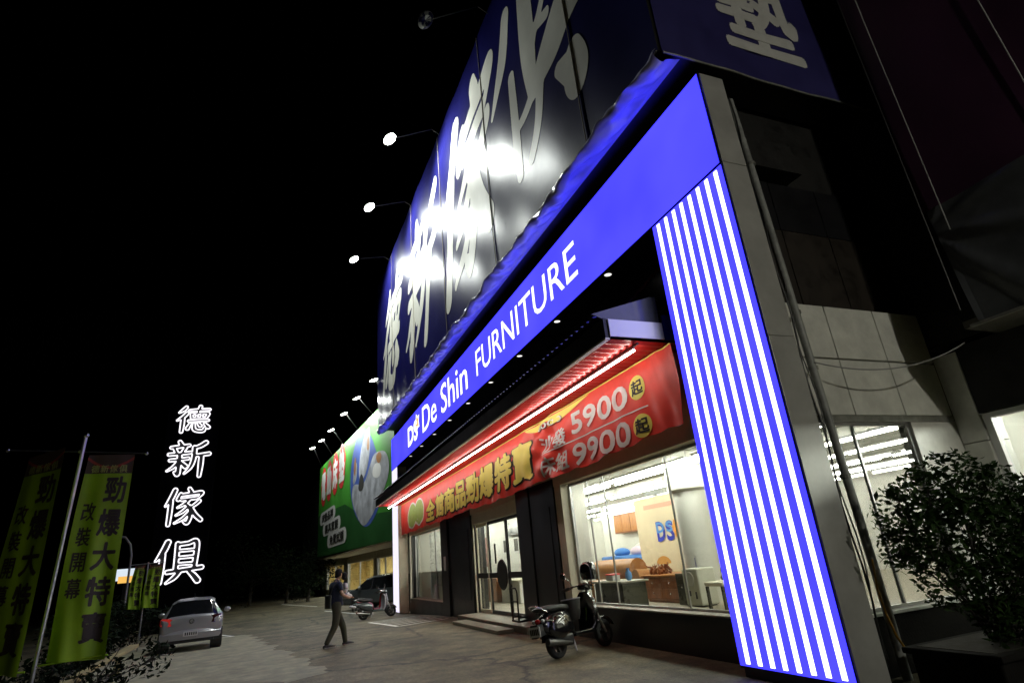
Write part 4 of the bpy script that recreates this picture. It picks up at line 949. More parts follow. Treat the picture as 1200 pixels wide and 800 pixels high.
build('blade', m_, 'pipe_grey', fan); build('guard', MB().tube([(9.4, 24.6 + .34 * math.cos(a), 2.85 + .34 * math.sin(a)) for a in np.linspace(0, 2 * math.pi, 29)[:-1]], .008, 5, closed=True), 'steel', fan); bx('bracket', (9.44, 20.17, 2.6), (9.6, 24.63, 2.9), 'steel', fan)
plnt = thing('potted_plant', 'dark potted plant in the left shop window behind the frosted film', 'plant', (6.9, 26.5, .2))
m_ = MB(); rr = random.Random(9)
for i in range(26):
    a = rr.uniform(0, 6.28); q = rr.uniform(.2, .55); h = rr.uniform(.5, 1.0)
    m_.add([(6.9, 26.5, .5), (6.9 + q * .5 * math.cos(a) + .03, 26.5 + q * .5 * math.sin(a), .5 + h * .7), (6.9 + q * math.cos(a), 26.5 + q * math.sin(a), .5 + h), (6.9 + q * .5 * math.cos(a) - .03, 26.5 + q * .5 * math.sin(a) + .03, .5 + h * .7)], [(0, 1, 2, 3)])
build('foliage', m_, 'leaf', plnt); build('pot', MB().lathe([(.16, .152), (.22, .5), (.20, .5), (.15, .3)], (6.9, 26.5, 0), 'Z', 16), 'wood_red', plnt)
# rack by the door
rk = thing('brochure_stand', 'small black tubular stand on the entrance platform beside the black column', 'stand', (5.8, 14.9, .15))
build('frame', MB().tube([(5.72, 15.1, .155), (5.72, 15.1, .85), (5.72, 15.03, .93), (5.72, 14.77, .93), (5.72, 14.7, .85), (5.72, 14.7, .155)], .022, 8).tube([(5.72, 15.1, .62), (5.72, 14.7, .62)], .016, 6).tube([(5.72, 15.1, .25), (5.95, 15.1, .25), (5.95, 14.7, .25), (5.72, 14.7, .25)], .018, 6), 'black_metal', rk, smooth=50)
build('foot', MB().box((5.70, 14.66, .152), (6.0, 15.14, .19)), 'black_metal', rk)

# ================================================================== VEHICLES
def wheel(parent, x, y, r, wd, name='wheel', spokes=5, local=True):
    o = build(name, MB().lathe([(r * .66, -wd / 2), (r * .9, -wd / 2), (r, -wd * .32), (r, wd * .32), (r * .9, wd / 2), (r * .66, wd / 2)], (0, 0, 0), 'Y', 28, cap=False), 'rubber', parent, smooth=40, local=True)
    o.location = (x, y, r)
    m = MB().lathe([(r * .66, -wd * .42), (r * .62, -wd * .2), (r * .62, wd * .2), (r * .66, wd * .42)], (0, 0, 0), 'Y', 28, cap=False).lathe([(.001, -wd * .36), (r * .16, -wd * .36), (r * .16, wd * .36), (.001, wd * .36)], (0, 0, 0), 'Y', 14)
    for i in range(spokes):
        a = 2 * math.pi * i / spokes; c, s = math.cos(a), math.sin(a); t = .09 * r
        pr = [(r * .1 * c - t * s, -wd * .3, r * .1 * s + t * c), (r * .64 * c - t * s, -wd * .3, r * .64 * s + t * c), (r * .64 * c + t * s, -wd * .3, r * .64 * s - t * c), (r * .1 * c + t * s, -wd * .3, r * .1 * s - t * c)]
        m.prism(pr, (0, wd * .6, 0))
    build('rim', m, 'steel' if r > .26 else 'dark_rim', o, local=True)
    return o

def car(name, label, paint, S, loc, rz, track, wb, wr, kind):
    # S: stations (x, zbottom, zbelt, zroof, half width low, half width belt, half width roof)
    o = thing(name, label, 'car', loc, None, rz)
    rings = []
    for (x, z0, zbl, zr, w0, w1, w2) in S:
        zm = z0 + (zbl - z0) * .55
        h = [(0, z0), (w0 * .8, z0), (w0, z0 + .10), (w1 * 1.015, zm), (w1, zbl), (w2 + .03, zr - .07), (w2 * .82, zr), (0, zr + .02)]
        full = h + [(-a, b) for a, b in h[-2:0:-1]]
        rings.append([(x, a, b) for a, b in full])
    n = len(rings[0]); body = MB(); gl_ = MB(); body.v = [p for r in rings for p in r]; gl_.v = list(body.v)
    for i in range(len(rings) - 1):
        for j in range(n):
            f = (i * n + j, i * n + (j + 1) % n, (i + 1) * n + (j + 1) % n, (i + 1) * n + j)
            side = j in (4, n - 5); top = j in (5, 6, 7, 8) and n == 14
            glz = (side and S[i][0] >= kind['s0'] and S[i + 1][0] <= kind['s1']) or (top and (abs(S[i][0] - kind['r0']) < .01 or abs(S[i][0] - kind['f0']) < .01))
            (gl_ if glz else body).f.append(f)
    body.f.append(tuple(range(n))[::-1]); body.f.append(tuple((len(rings) - 1) * n + j for j in range(n)))
    def prune(m):
        us = sorted({i for f in m.f for i in f}); mp = {a: b for b, a in enumerate(us)}
        m.v = [m.v[i] for i in us]; m.f = [tuple(mp[i] for i in f) for f in m.f]; return m
    b = build('body', prune(body), paint, o, smooth=42, local=True); bv = b.modifiers.new('bv', 'BEVEL'); bv.width = .035; bv.segments = 3; bv.limit_method = 'ANGLE'; bv.angle_limit = R(25)
    build('window', prune(gl_), 'car_glass', o, smooth=30, local=True)
    for x in (wr * 1.25, wr * 1.25 + wb):
        for s in (-1, 1):
            build('wheel_arch', MB().lathe([(.001, s * (track + .005)), (wr * 1.14, s * (track + .005)), (wr * 1.14, s * (track - .3)), (.001, s * (track - .3))], (x, 0, wr + .02), 'Y', 24), 'black_metal', o, local=True)
            wheel(o, x, s * (track - .075), wr, .20)
    return o
HB = [(0.0, .42, .88, .93, .70, .76, .62), (.05, .30, .93, .98, .79, .82, .68), (.14, .24, .95, 1.0, .82, .85, .70), (.46, .22, .94, 1.40, .84, .865, .56), (.62, .22, .94, 1.455, .85, .87, .56), (1.6, .2, .93, 1.475, .86, .875, .57), (2.25, .2, .92, 1.41, .86, .875, .56), (2.95, .2, .93, .985, .85, .86, .62), (3.6, .22, .80, .86, .80, .82, .6), (3.92, .32, .6, .68, .66, .68, .5)]
cz = .0
hb = car('silver_hatchback', 'small silver hatchback seen from behind, parked under the outlined white neon characters', 'silver_paint', HB, (-2.2, 21.2, gz(0, 21)), R(94), .86, 2.45, .30, dict(s0=.46, s1=2.95, r0=.14, f0=2.25))
hb.scale = (.96, .96, .96)
bu = build('bumper', MB().loft([[(-.05 + .10 * abs(t) ** 3, t * .84, .33), (-.07 + .10 * abs(t) ** 3, t * .84, .50), (.0 + .10 * abs(t) ** 3, t * .83, .60), (.12, t * .82, .60), (.12, t * .82, .33)] for t in np.linspace(-1, 1, 15)]), 'silver_paint', hb, smooth=40, local=True)
build('bumper_lip', MB().box((-.02, -.66, .24), (.1, .66, .325)), 'black_metal', hb, bevel=.02, local=True)
for s in (-1, 1):
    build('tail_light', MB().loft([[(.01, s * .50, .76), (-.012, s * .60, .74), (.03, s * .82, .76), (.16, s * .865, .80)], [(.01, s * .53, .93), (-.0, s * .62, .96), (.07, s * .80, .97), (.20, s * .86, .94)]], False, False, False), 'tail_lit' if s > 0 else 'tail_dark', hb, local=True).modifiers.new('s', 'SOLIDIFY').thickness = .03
    build('mirror', MB().ball((2.45, s * 1.0, 1.0), .1, 8, .7, 1.1, .8), 'silver_paint', hb, smooth=60, local=True)
bxp = build('plate', MB().box((-.085, -.20, .42), (-.072, .20, .56)), 'plate', hb, local=True)
m_ = MB()
for i in range(6): m_.box((-.0885, -.17 + i * .058, .45), (-.0860, -.135 + i * .058, .53))
build('plate_marks', m_, 'black_print', bxp, local=True)
build('emblem', MB().tube([(-.005, .065 * math.cos(a), .83 + .065 * math.sin(a)) for a in np.linspace(0, 2 * math.pi, 21)[:-1]], .010, 6, closed=True).tube([(-.008, -.05, .865), (-.008, -.025, .785), (-.008, 0, .83), (-.008, .025, .785), (-.008, .05, .865)], .008, 5), 'chrome', hb, local=True)
build('wiper', MB().tube([(.16, .0, 1.03), (.25, -.38, 1.12)], .012, 5), 'black_metal', hb, local=True)
build('antenna', MB().tube([(.7, 0, 1.47), (.55, 0, 1.62)], .008, 5), 'black_metal', hb, local=True)
SV = [(0, .5, 1.0, 1.06, .78, .86, .7), (.1, .36, 1.08, 1.14, .86, .9, .74), (.5, .28, 1.08, 1.66, .9, .93, .66), (.8, .26, 1.07, 1.72, .92, .94, .66), (2.2, .26, 1.05, 1.73, .92, .94, .66), (2.75, .26, 1.05, 1.62, .92, .94, .64), (3.45, .26, 1.06, 1.12, .92, .93, .72), (4.2, .28, .96, 1.02, .88, .9, .7), (4.55, .4, .75, .82, .74, .78, .6)]
sv = car('dark_estate_car', 'dark grey car parked side-on before the yellow windows of the mattress store', 'dark_paint', SV, (7.55, 35.3, gz(7, 36)), R(141), .93, 2.75, .35, dict(s0=.5, s1=3.45, r0=.1, f0=2.75))
for s in (-1, 1):
    build('mirror', MB().ball((2.95, s * 1.08, 1.16), .13, 8, .7, 1, .8), 'steel', sv, smooth=60, local=True)
    build('headlight', MB().ball((4.35, s * .68, .86), .14, 8, .8, 1, .6), 'light_plastic', sv, smooth=60, local=True)
build('roof_rail', MB().tube([(.7, .6, 1.76), (1.4, .62, 1.80), (2.6, .6, 1.70)], .02, 6).tube([(.7, -.6, 1.76), (1.4, -.62, 1.80), (2.6, -.6, 1.70)], .02, 6), 'steel', sv, local=True)

def scooter(name, label, paint, shield, loc, rz, retro, lean=-.12, rack=True, basket=False, fair=None):
    o = thing(name, label, 'scooter', loc, None, rz)
    o.rotation_euler = (lean, 0, rz)
    B = lambda nm, mb, m, par=o, **k: build(nm, mb, m, par, local=True, **k)
    r = .225
    wheel(o, 0, 0, r, .11, 'rear_wheel', 5); wheel(o, 1.28, 0, r, .10, 'front_wheel', 5)
    def ell(x, z, w, h, n=16, p=2.4): return [(x, w * (abs(math.cos(a)) ** (2 / p)) * (1 if math.cos(a) >= 0 else -1), z + h * (abs(math.sin(a)) ** (2 / p)) * (1 if math.sin(a) >= 0 else -1)) for a in [2 * math.pi * i / n for i in range(n)]]
    if retro: cw = [(-.36, .52, .06, .06), (-.30, .52, .13, .13), (-.12, .52, .175, .20), (.1, .52, .18, .22), (.30, .50, .15, .22), (.42, .44, .10, .18)]
    else: cw = [(-.46, .66, .03, .03), (-.34, .63, .10, .08), (-.1, .56, .14, .15), (.15, .50, .15, .20), (.38, .42, .11, .16)]
    B('rear_body', MB().loft([ell(*c) for c in cw]), paint, smooth=60)
    if retro:
        B('side_panel', MB().ball((-.02, .16, .46), .21, 12, 1.15, .38, .85), paint, smooth=70); B('side_panel', MB().ball((-.02, -.16, .46), .21, 12, 1.15, .38, .85), paint, smooth=70)
        B('trim', MB().tube([(-.30 + .06 * i, -.205 + .012 * abs(i - 4), .60 - .004 * i * i) for i in range(9)], .010, 6), 'chrome')
    B('rear_fender', MB().grid(lambda u, v: (.27 * math.cos(R(60 + 110 * u)), (v - .5) * .15, .225 + .27 * math.sin(R(60 + 110 * u))), 10, 2), paint, smooth=60)
    B('seat', MB().loft([ell(*c, p=3) for c in ([(-.34, .765, .09, .03), (-.28, .77, .13, .05), (-.05, .775, .145, .055), (.15, .765, .12, .05), (.36, .75, .10, .05), (.42, .745, .05, .03)] if retro else [(-.38, .83, .08, .03), (-.2, .80, .13, .05), (.05, .75, .14, .05), (.3, .73, .10, .05), (.4, .72, .04, .03)])]), 'seat_vinyl', smooth=60)
    B('floorboard', MB().box((.36, -.17, .27), (.92, .17, .34)), paint, bevel=.02)
    sh = [(.90, .30, .17), (.97, .42, .20), (1.00, .60, .215), (1.01, .78, .20), (1.00, .90, .13), (1.0, .95, .07)]
    B('leg_shield', MB().loft([[(x - .035 + .05 * (abs(t) ** 2) * -1, t * w_, z) for t in (-1, -.6, -.2, .2, .6, 1)] + [(x + .04 - .05 * t * t, t * w_, z) for t in (1, .6, .2, -.2, -.6, -1)] for x, z, w_ in sh]), shield, smooth=60)
    B('front_fender', MB().grid(lambda u, v: (1.28 + .265 * math.cos(R(20 + 140 * u)), (v - .5) * .17 * (1 if u < .9 else .6), .225 + .265 * math.sin(R(20 + 140 * u)) + .02 * (1 - abs(2 * v - 1))), 12, 4), paint, smooth=60)
    fk = B('fork', MB().tube([(1.27, .075, .225), (1.12, .06, .60), (1.03, .03, .92)], .022, 8).tube([(1.27, -.075, .225), (1.12, -.06, .60), (1.03, -.03, .92)], .022, 8), 'steel', smooth=50)
    hs_ = B('headset', MB().loft([ell(*c) for c in ((.86, 1.03, .05, .04), (.93, 1.04, .10, .06), (1.02, 1.04, .11, .075), (1.10, 1.03, .08, .07))]), paint, smooth=60)
    B('headlight', MB().lathe([(.001, 1.12), (.055, 1.115), (.075, 1.09), (.075, 1.05)], (0, 0, 1.03), 'X', 18, cap=False), 'chrome', smooth=50)
    B('handlebar', MB().tube([(.80, .34, 1.03), (.90, .2, 1.06), (.96, 0, 1.06), (.90, -.2, 1.06), (.80, -.34, 1.03)], .016, 8), 'chrome', smooth=50)
    for s in (-1, 1):
        B('grip', MB().tube([(.86, s * .26, 1.047), (.77, s * .38, 1.02)], .023, 8), 'rubber', smooth=50)
        B('lever', MB().tube([(.93, s * .22, 1.04), (.86, s * .38, 1.0)], .008, 6), 'chrome')
        mr = B('mirror', MB().tube([(.92, s * .20, 1.06), (.90, s * .27, 1.18), (.87, s * .34, 1.25)], .008, 6), 'chrome')
        build('mirror_glass', MB().lathe([(.001, -.014), (.06, -.012), (.068, 0), (.06, .006), (.001, .006)], (.865, s * .36, 1.27), 'X', 16), 'chrome', mr, smooth=40, local=True)
        B('turn_signal', MB().ball((-.34, s * .11, .60), .035, 8), 'tail_red' if False else 'steel', smooth=60)
    tl = B('tail_light', MB().ball((-.36, 0, .60), .055, 8, .6, 1.2, .8), 'tail_red', smooth=60)
    pl_ = B('plate', MB().box((-.43, -.13, .38), (-.418, .13, .53)).xf(Matrix.Translation((-.04, 0, 0))), 'plate')
    m = MB()
    for i in range(5): m.box((-.4745, -.10 + i * .042, .41), (-.4712, -.072 + i * .042, .50))
    build('plate_marks', m, 'black_print', pl_, local=True)
    B('mudguard', MB().prism([(-.28, -.09, .40), (-.46, -.08, .36), (-.46, -.08, .56), (-.34, -.09, .56)], (0, .17, 0)), 'black_metal')
    B('exhaust', MB().tube([(.25, -.13, .20), (.05, -.17, .22), (-.1, -.18, .24), (-.38, -.18, .28)], [.02, .03, .055, .055], 10), 'dark_rim' if retro else 'steel', smooth=50)
    B('engine', MB().box((.0, -.13, .16), (.34, .13, .34)), 'black_metal', bevel=.03)
    B('stand', MB().tube([(.34, .10, .24), (.30, .19, .0)], .014, 6).tube([(.34, -.10, .24), (.30, -.16, .06)], .014, 6), 'steel')
    if rack: B('grab_rail', MB().tube([(-.22, .13, .72), (-.36, .12, .80), (-.44, .06, .84), (-.44, -.06, .84), (-.36, -.12, .80), (-.22, -.13, .72)], .013, 8), 'chrome', smooth=50)
    if basket:
        bk = B('basket', MB().lathe([(.10, .52), (.135, .62), (.165, .80), (.17, .86)], (.56, 0, 0), 'Z', 20, cap=False).lathe([(.001, .52), (.10, .52)], (.56, 0, 0), 'Z', 20, cap=False), 'seat_vinyl', smooth=50)
        build('basket_rim', MB().tube([(.56 + .17 * math.cos(a), .17 * math.sin(a), .86) for a in np.linspace(0, 2 * math.pi, 25)[:-1]], .012, 6, closed=True), 'light_plastic', bk, local=True)
    if fair: fair(B)
    return o
bs = scooter('scooter', 'black retro scooter with chrome mirrors and grey basket parked by the big shop window', 'black_paint', 'black_paint', (4.52, 9.92, .0), R(22), True, basket=True)
hl = thing('helmet', 'black open-face helmet hung on the mirror of the black scooter', 'helmet', (5.28, 10.0, 1.1))
build('shell', MB().lathe([(.12, 1.10), (.15, 1.16), (.158, 1.24), (.14, 1.33), (.09, 1.385), (.001, 1.40)], (5.30, 9.98, .06), 'Z', 24, cap=False), 'black_paint', hl, smooth=70)
build('visor', MB().grid(lambda u, v: (5.30 + .165 * math.cos(R(-130 + 120 * u)), 9.98 + .165 * math.sin(R(-130 + 120 * u)), 1.16 + .12 * v), 12, 4), 'car_glass', hl, smooth=60)
build('strap', MB().tube([(5.22, 9.92, 1.18), (5.26, 9.93, 1.02), (5.33, 9.97, .98), (5.36, 10.02, 1.18)], .01, 5), 'black_metal', hl)
def fairing(B):
    B('fairing', MB().loft([[(.98, -.16, .40), (1.02, -.02, .40), (1.02, .02, .40), (.98, .16, .40)], [(1.05, -.2, .65), (1.16, -.02, .68), (1.16, .02, .68), (1.05, .2, .65)], [(1.0, -.14, .98), (1.10, -.02, .98), (1.10, .02, .98), (1.0, .14, .98)]], closed=False, cap0=False, cap1=False), 'light_plastic', smooth=60)
s2 = scooter('scooter', 'silver and black scooter parked at the lavender lit pillar', 'dark_paint', 'light_plastic', (3.72, 28.0, gz(4, 28)), R(14), False, lean=-.1, fair=fairing)
s3 = scooter('scooter', 'red scooter standing behind the silver one, half hidden by the lavender pillar', 'red_paint', 'red_paint', (4.05, 29.9, gz(4, 29.6) + .0), R(24), False, lean=-.08)

# ================================================================== PEOPLE
def skin_mesh(verts, edges, sub=2, root=0):
    me = bpy.data.meshes.new('sk'); me.from_pydata([v[:3] for v in verts], edges, [])
    o = bpy.data.objects.new('sk', me); col.objects.link(o)
    sk = o.modifiers.new('s', 'SKIN'); sk.use_smooth_shade = True
    for i, v in enumerate(verts):
        d = me.skin_vertices[0].data[i]; r = v[3]; d.radius = r if isinstance(r, tuple) else (r, r); d.use_root = (i == root)
    ss = o.modifiers.new('u', 'SUBSURF'); ss.levels = sub; ss.render_levels = sub
    dg = bpy.context.evaluated_depsgraph_get(); out = bpy.data.meshes.new_from_object(o.evaluated_get(dg))
    mb = MB().add([tuple(v.co) for v in out.vertices], [tuple(p.vertices) for p in out.polygons])
    bpy.data.objects.remove(o); bpy.data.meshes.remove(out)
    return mb
def chain(m, pts, sub=1):
    mb = skin_mesh(pts, [(i, i + 1) for i in range(len(pts) - 1)], sub); m.add(mb.v, mb.f); return m
def hand(m, wrist, fwd, up, k=1.0, curl=.9, side=1):
    w_ = Vector(wrist); f = Vector(fwd).normalized(); u = Vector(up).normalized(); s = f.cross(u).normalized() * side
    palm = w_ + f * .05 * k
    chain(m, [(*w_, .026 * k), (*(w_ + f * .04 * k), (.038 * k, .016 * k)), (*(w_ + f * .085 * k), (.040 * k, .015 * k))])
    for i, ln in enumerate((.072, .082, .076, .060)):
        b = w_ + f * .08 * k + s * (.030 - .020 * i) * k; p = b; pts = [(*(b - f * .03 * k), .009 * k)]; a = .25
        for j in range(3):
            d = f * math.cos(a) - u * math.sin(a); p = p + d * ln * k * (.45, .32, .23)[j]; pts.append((*p, (.0090, .0082, .0068)[j] * k)); a += curl * .55
        chain(m, pts)
    b = w_ + f * .03 * k + s * .030 * k; chain(m, [(*(b - s * .015 * k), .011 * k), (*(b + s * .025 * k + f * .02 * k - u * .005), .0105 * k), (*(b + s * .035 * k + f * .05 * k - u * .02 * k), .009 * k), (*(b + s * .028 * k + f * .075 * k - u * .03 * k), .007 * k)])
def face(m, c, d, k=1.0):
    # head pointing along d: skull, jaw, nose, ears in one mesh
    c = Vector(c); d = Vector(d).normalized(); z = Vector((0, 0, 1)); s = z.cross(d).normalized()
    def P(a, b, e): return c + d * a * k + s * b * k + z * e * k
    h = MB(); nu, nv = 20, 16
    def f(u, v):
        th = 2 * math.pi * u; ph = math.pi * v; x = math.sin(ph) * math.cos(th); y = math.sin(ph) * math.sin(th); q = -math.cos(ph)
        jaw = max(0, -q) ** 1.5; fx = .098 * x * (1 - .12 * jaw) + (.016 * jaw); fy = .076 * y * (1 - .32 * jaw)
        br = math.exp(-((q + .0) / .13) ** 2) * max(0, x) ** 8 * -.008
        return tuple(P(fx + br, fy, .118 * q))
    h.grid(f, nu, nv)
    h.loft([[tuple(P(.092, .008, .02)), tuple(P(.092, -.008, .02)), tuple(P(.094, 0, .024))], [tuple(P(.110, .016, -.026)), tuple(P(.110, -.016, -.026)), tuple(P(.122, 0, -.022))], [tuple(P(.088, .012, -.034)), tuple(P(.088, -.012, -.034)), tuple(P(.098, 0, -.036))]])
    h.loft([[tuple(P(.080, .026, -.058)), tuple(P(.094, .0, -.056)), tuple(P(.080, -.026, -.058))], [tuple(P(.088, .018, -.066)), tuple(P(.104, 0, -.066)), tuple(P(.088, -.018, -.066))], [tuple(P(.080, .022, -.076)), tuple(P(.094, 0, -.076)), tuple(P(.080, -.022, -.076))]])
    for t in (-1, 1): h.ball(tuple(P(.0, t * .078, -.005)), .03 * k, 8, .6, .45, 1.0)
    m.add(h.v, h.f)
    return P
def eyes(P, par, k):
    for t in (-1, 1):
        build('eye', MB().ball(tuple(P(.081, t * .031, .008)), .0125 * k, 8), 'white_print', par, smooth=60)
        build('iris', MB().ball(tuple(P(.0905, t * .031, .008)), .0055 * k, 6), 'black_print', par, smooth=60)
def hairm(P, k, low=-.02):
    def f(u, v):
        th = 2 * math.pi * u; ph = math.pi * (.5 * v + .5 * 0); 
        x, y = math.cos(th), math.sin(th); front = max(0, x); back = max(0, -x)
        zlow = .045 * front - .055 * back + low * (1 - front)
        q = 1 - v; zz = zlow + (.132 - zlow) * math.sin(q * math.pi / 2); rr = math.cos(q * math.pi / 2) ** .6
        wob = 1 + .035 * math.sin(th * 7 + v * 9) + .02 * math.sin(th * 13)
        return tuple(P((.108 * x - .004) * rr * wob, .087 * y * rr * wob, zz))
    return MB().grid(f, 28, 9)
px, py = 1.50, 16.35
pr = thing('person', 'person in navy polo shirt and olive trousers walking, a small child on one arm', 'person', (px, py, 0))
# walking towards +x and slightly away; d = heading
hd = Vector((.94, .34, 0)); sd = Vector((-.34, .94, 0))   # sd = left (far side)
def Q(a, b, z): v = hd * a + sd * b; return (px + v.x, py + v.y, z)
hip = (*Q(0, 0, .93), (.15, .12)); 
bodyv = [hip, (*Q(.0, 0, 1.10), (.14, .105)), (*Q(-.01, 0, 1.27), (.165, .115)), (*Q(-.02, 0, 1.40), (.15, .10)), (*Q(.0, 0, 1.49), .058), (*Q(.03, 0, 1.56), .055),
  (*Q(.02, .09, .86), .095), (*Q(.20, .10, .50), .068), (*Q(.24, .10, .42), .06), (*Q(.30, .10, .10), .042), (*Q(.31, .10, .06), .04), (*Q(.46, .10, .03), .035),
  (*Q(-.02, -.09, .86), .095), (*Q(-.06, -.10, .50), .068), (*Q(-.10, -.10, .42), .06), (*Q(-.27, -.10, .13), .042), (*Q(-.29, -.10, .08), .04), (*Q(-.15, -.10, .03), .034),
  (*Q(-.02, .19, 1.42), .058), (*Q(.0, .25, 1.18), .046), (*Q(.20, .16, 1.10), .036), (*Q(.24, .12, 1.11), .030),
  (*Q(-.02, -.19, 1.42), .058), (*Q(.03, -.26, 1.17), .046), (*Q(.24, -.20, 1.08), .036), (*Q(.29, -.15, 1.09), .030)]
be = [(0, 1), (1, 2), (2, 3), (3, 4), (4, 5), (0, 6), (6, 7), (7, 8), (8, 9), (9, 10), (10, 11), (0, 12), (12, 13), (13, 14), (14, 15), (15, 16), (16, 17), (3, 18), (18, 19), (19, 20), (20, 21), (3, 22), (22, 23), (23, 24), (24, 25)]
slim = []
for i, v in enumerate(bodyv):
    k_ = .80 if i in (0, 1, 2, 3, 6, 7, 8, 9, 12, 13, 14, 15, 18, 22) else 1.0
    r_ = v[3]; slim.append((*v[:3], tuple(q * k_ for q in r_) if isinstance(r_, tuple) else r_ * k_))
bm_ = skin_mesh(slim, be, 2)
hand(bm_, Q(.29, -.15, 1.09), tuple(hd * .8 + sd * .6), (0, 0, 1), 1.0, 1.1, 1); hand(bm_, Q(.24, .12, 1.11), tuple(hd * .8 - sd * .4), (0, 0, 1), 1.0, 1.1, -1)
hc = Q(.05, 0, 1.655); P = face(bm_, hc, tuple(hd * .9 + sd * .45), 1.0)
body = build('body', bm_, 'skin', pr, smooth=80)
rm = body.modifiers.new('r', 'REMESH'); rm.mode = 'VOXEL'; rm.voxel_size = .007; rm.use_smooth_shade = True
build('hair', hairm(P, 1.0, -.03), 'hair', pr, smooth=80); eyes(P, pr, 1.0)
def infl(idx, grow): return [tuple(bodyv[i][:3]) + ((tuple(r + grow for r in bodyv[i][3]) if isinstance(bodyv[i][3], tuple) else bodyv[i][3] + grow),) for i in idx]
sv_ = [(*Q(0, 0, .88), (.20, .165)), (*Q(0, 0, .98), (.185, .15))] + infl((1, 2, 3), .028) + [(*Q(-.01, 0, 1.47), .10), (*Q(-.02, .19, 1.42), .075), (*Q(-.01, .235, 1.25), .066), (*Q(-.02, -.19, 1.42), .075), (*Q(.015, -.24, 1.25), .066)]
build('shirt', skin_mesh(sv_, [(0, 1), (1, 2), (2, 3), (3, 4), (4, 5), (4, 6), (6, 7), (4, 8), (8, 9)], 2), 'navy_cloth', pr, smooth=80)
build('collar', MB().lathe([(.066, -.02), (.072, .0), (.078, .02), (.07, .022)], Q(.005, 0, 1.49), 'Z', 16, cap=False), 'blue_cloth', pr, smooth=60)
tv = infl((0, 6, 7, 8, 9, 10), .022); tv2 = infl((12, 13, 14, 15, 16), .022); tv = [(*Q(0, 0, 1.10), (.155, .125))] + tv + tv2
build('trousers', skin_mesh(tv, [(0, 1), (1, 2), (2, 3), (3, 4), (4, 5), (5, 6), (1, 7), (7, 8), (8, 9), (9, 10), (10, 11)], 2), 'olive_cloth', pr, smooth=80)
for (a, b, z) in ((.31, .10, .0), (-.28, -.10, .01)):
    pts = [(-.07, .045, .035), (-.02, .052, .05), (.06, .054, .045), (.14, .054, .034), (.20, .045, .026), (.235, .02, .015)]
    sh_ = build('shoe', MB().loft([[Q(a + x, b + w_ * math.cos(t), max(.004, z + h * .95 + h * math.sin(t))) for t in np.linspace(0, 2 * math.pi, 13)[:-1]] for x, w_, h in pts]), 'shoe', pr, smooth=60)
    build('sole', MB().prism([Q(a + x, b + w_ * 1.02 * s_, z + .002) for s_ in (1, -1) for x, w_, h in (pts if s_ > 0 else pts[::-1])], (0, 0, .022)), 'sole', sh_)
# bag on the back hip
bgq = thing('shoulder_bag', 'black shoulder bag hanging behind the walking person at hip height', 'bag', Q(-.22, -.05, .95))
build('bag', MB().loft([[Q(-.24 + .07 * math.cos(t), -.05 + .13 * math.sin(t), z) for t in np.linspace(0, 2 * math.pi, 13)[:-1]] for z in (.88, .90, 1.08, 1.16, 1.18)]), 'black_metal', bgq, smooth=50)
build('strap', MB().tube([Q(-.22, -.1, 1.17), Q(-.18, -.16, 1.35), Q(-.03, -.13, 1.52), Q(.12, .0, 1.40), Q(.16, .10, 1.2), Q(.0, .20, 1.08), Q(-.2, .06, 1.10)], .014, 6), 'black_metal', bgq)
# the child carried on the arm
kd = thing('person', 'small child in white top with dark hair carried on the arm of the walking person', 'person', Q(.24, .06, 1.16))
kv = [(*Q(.24, .04, 1.18), (.085, .075)), (*Q(.23, .04, 1.30), (.085, .07)), (*Q(.22, .04, 1.40), (.08, .06)), (*Q(.22, .04, 1.46), .036), (*Q(.225, .04, 1.50), .034),
  (*Q(.28, .10, 1.13), .052), (*Q(.40, .12, 1.10), .042), (*Q(.42, .12, .93), .030), (*Q(.44, .12, .86), .024), (*Q(.49, .12, .845), .022),
  (*Q(.28, -.03, 1.13), .052), (*Q(.40, -.05, 1.09), .042), (*Q(.41, -.05, .92), .030), (*Q(.42, -.05, .85), .024), (*Q(.47, -.05, .835), .022),
  (*Q(.22, .13, 1.40), .034), (*Q(.20, .19, 1.28), .028), (*Q(.14, .12, 1.24), .022), (*Q(.22, -.05, 1.40), .034), (*Q(.20, -.11, 1.29), .028), (*Q(.12, -.10, 1.26), .022)]
ke = [(0, 1), (1, 2), (2, 3), (3, 4), (0, 5), (5, 6), (6, 7), (7, 8), (8, 9), (0, 10), (10, 11), (11, 12), (12, 13), (13, 14), (2, 15), (15, 16), (16, 17), (2, 18), (18, 19), (19, 20)]
km = skin_mesh(kv, ke, 2); hand(km, Q(.12, -.10, 1.26), tuple(-hd), (0, 0, 1), .6, .9); hand(km, Q(.14, .12, 1.24), tuple(-hd), (0, 0, 1), .6, .9, -1)
P2 = face(km, Q(.23, .04, 1.585), tuple(hd * .5 + sd * .85), .80)
kb = build('body', km, 'skin', kd, smooth=80); rm = kb.modifiers.new('r', 'REMESH'); rm.mode = 'VOXEL'; rm.voxel_size = .006; rm.use_smooth_shade = True
build('hair', hairm(P2, .8, -.045), 'hair', kd, smooth=80); eyes(P2, kd, .8)
def kin(idx, g): return [tuple(kv[i][:3]) + ((tuple(r + g for r in kv[i][3]) if isinstance(kv[i][3], tuple) else kv[i][3] + g),) for i in idx]
build('shirt', skin_mesh(kin((0, 1, 2, 15, 16, 18, 19), .014), [(0, 1), (1, 2), (2, 3), (3, 4), (2, 5), (5, 6)], 2), 'white_cloth', kd, smooth=80)
build('shorts', skin_mesh(kin((0, 5, 6, 10, 11), .013), [(0, 1), (1, 2), (0, 3), (3, 4)], 2), 'white_cloth', kd, smooth=80)
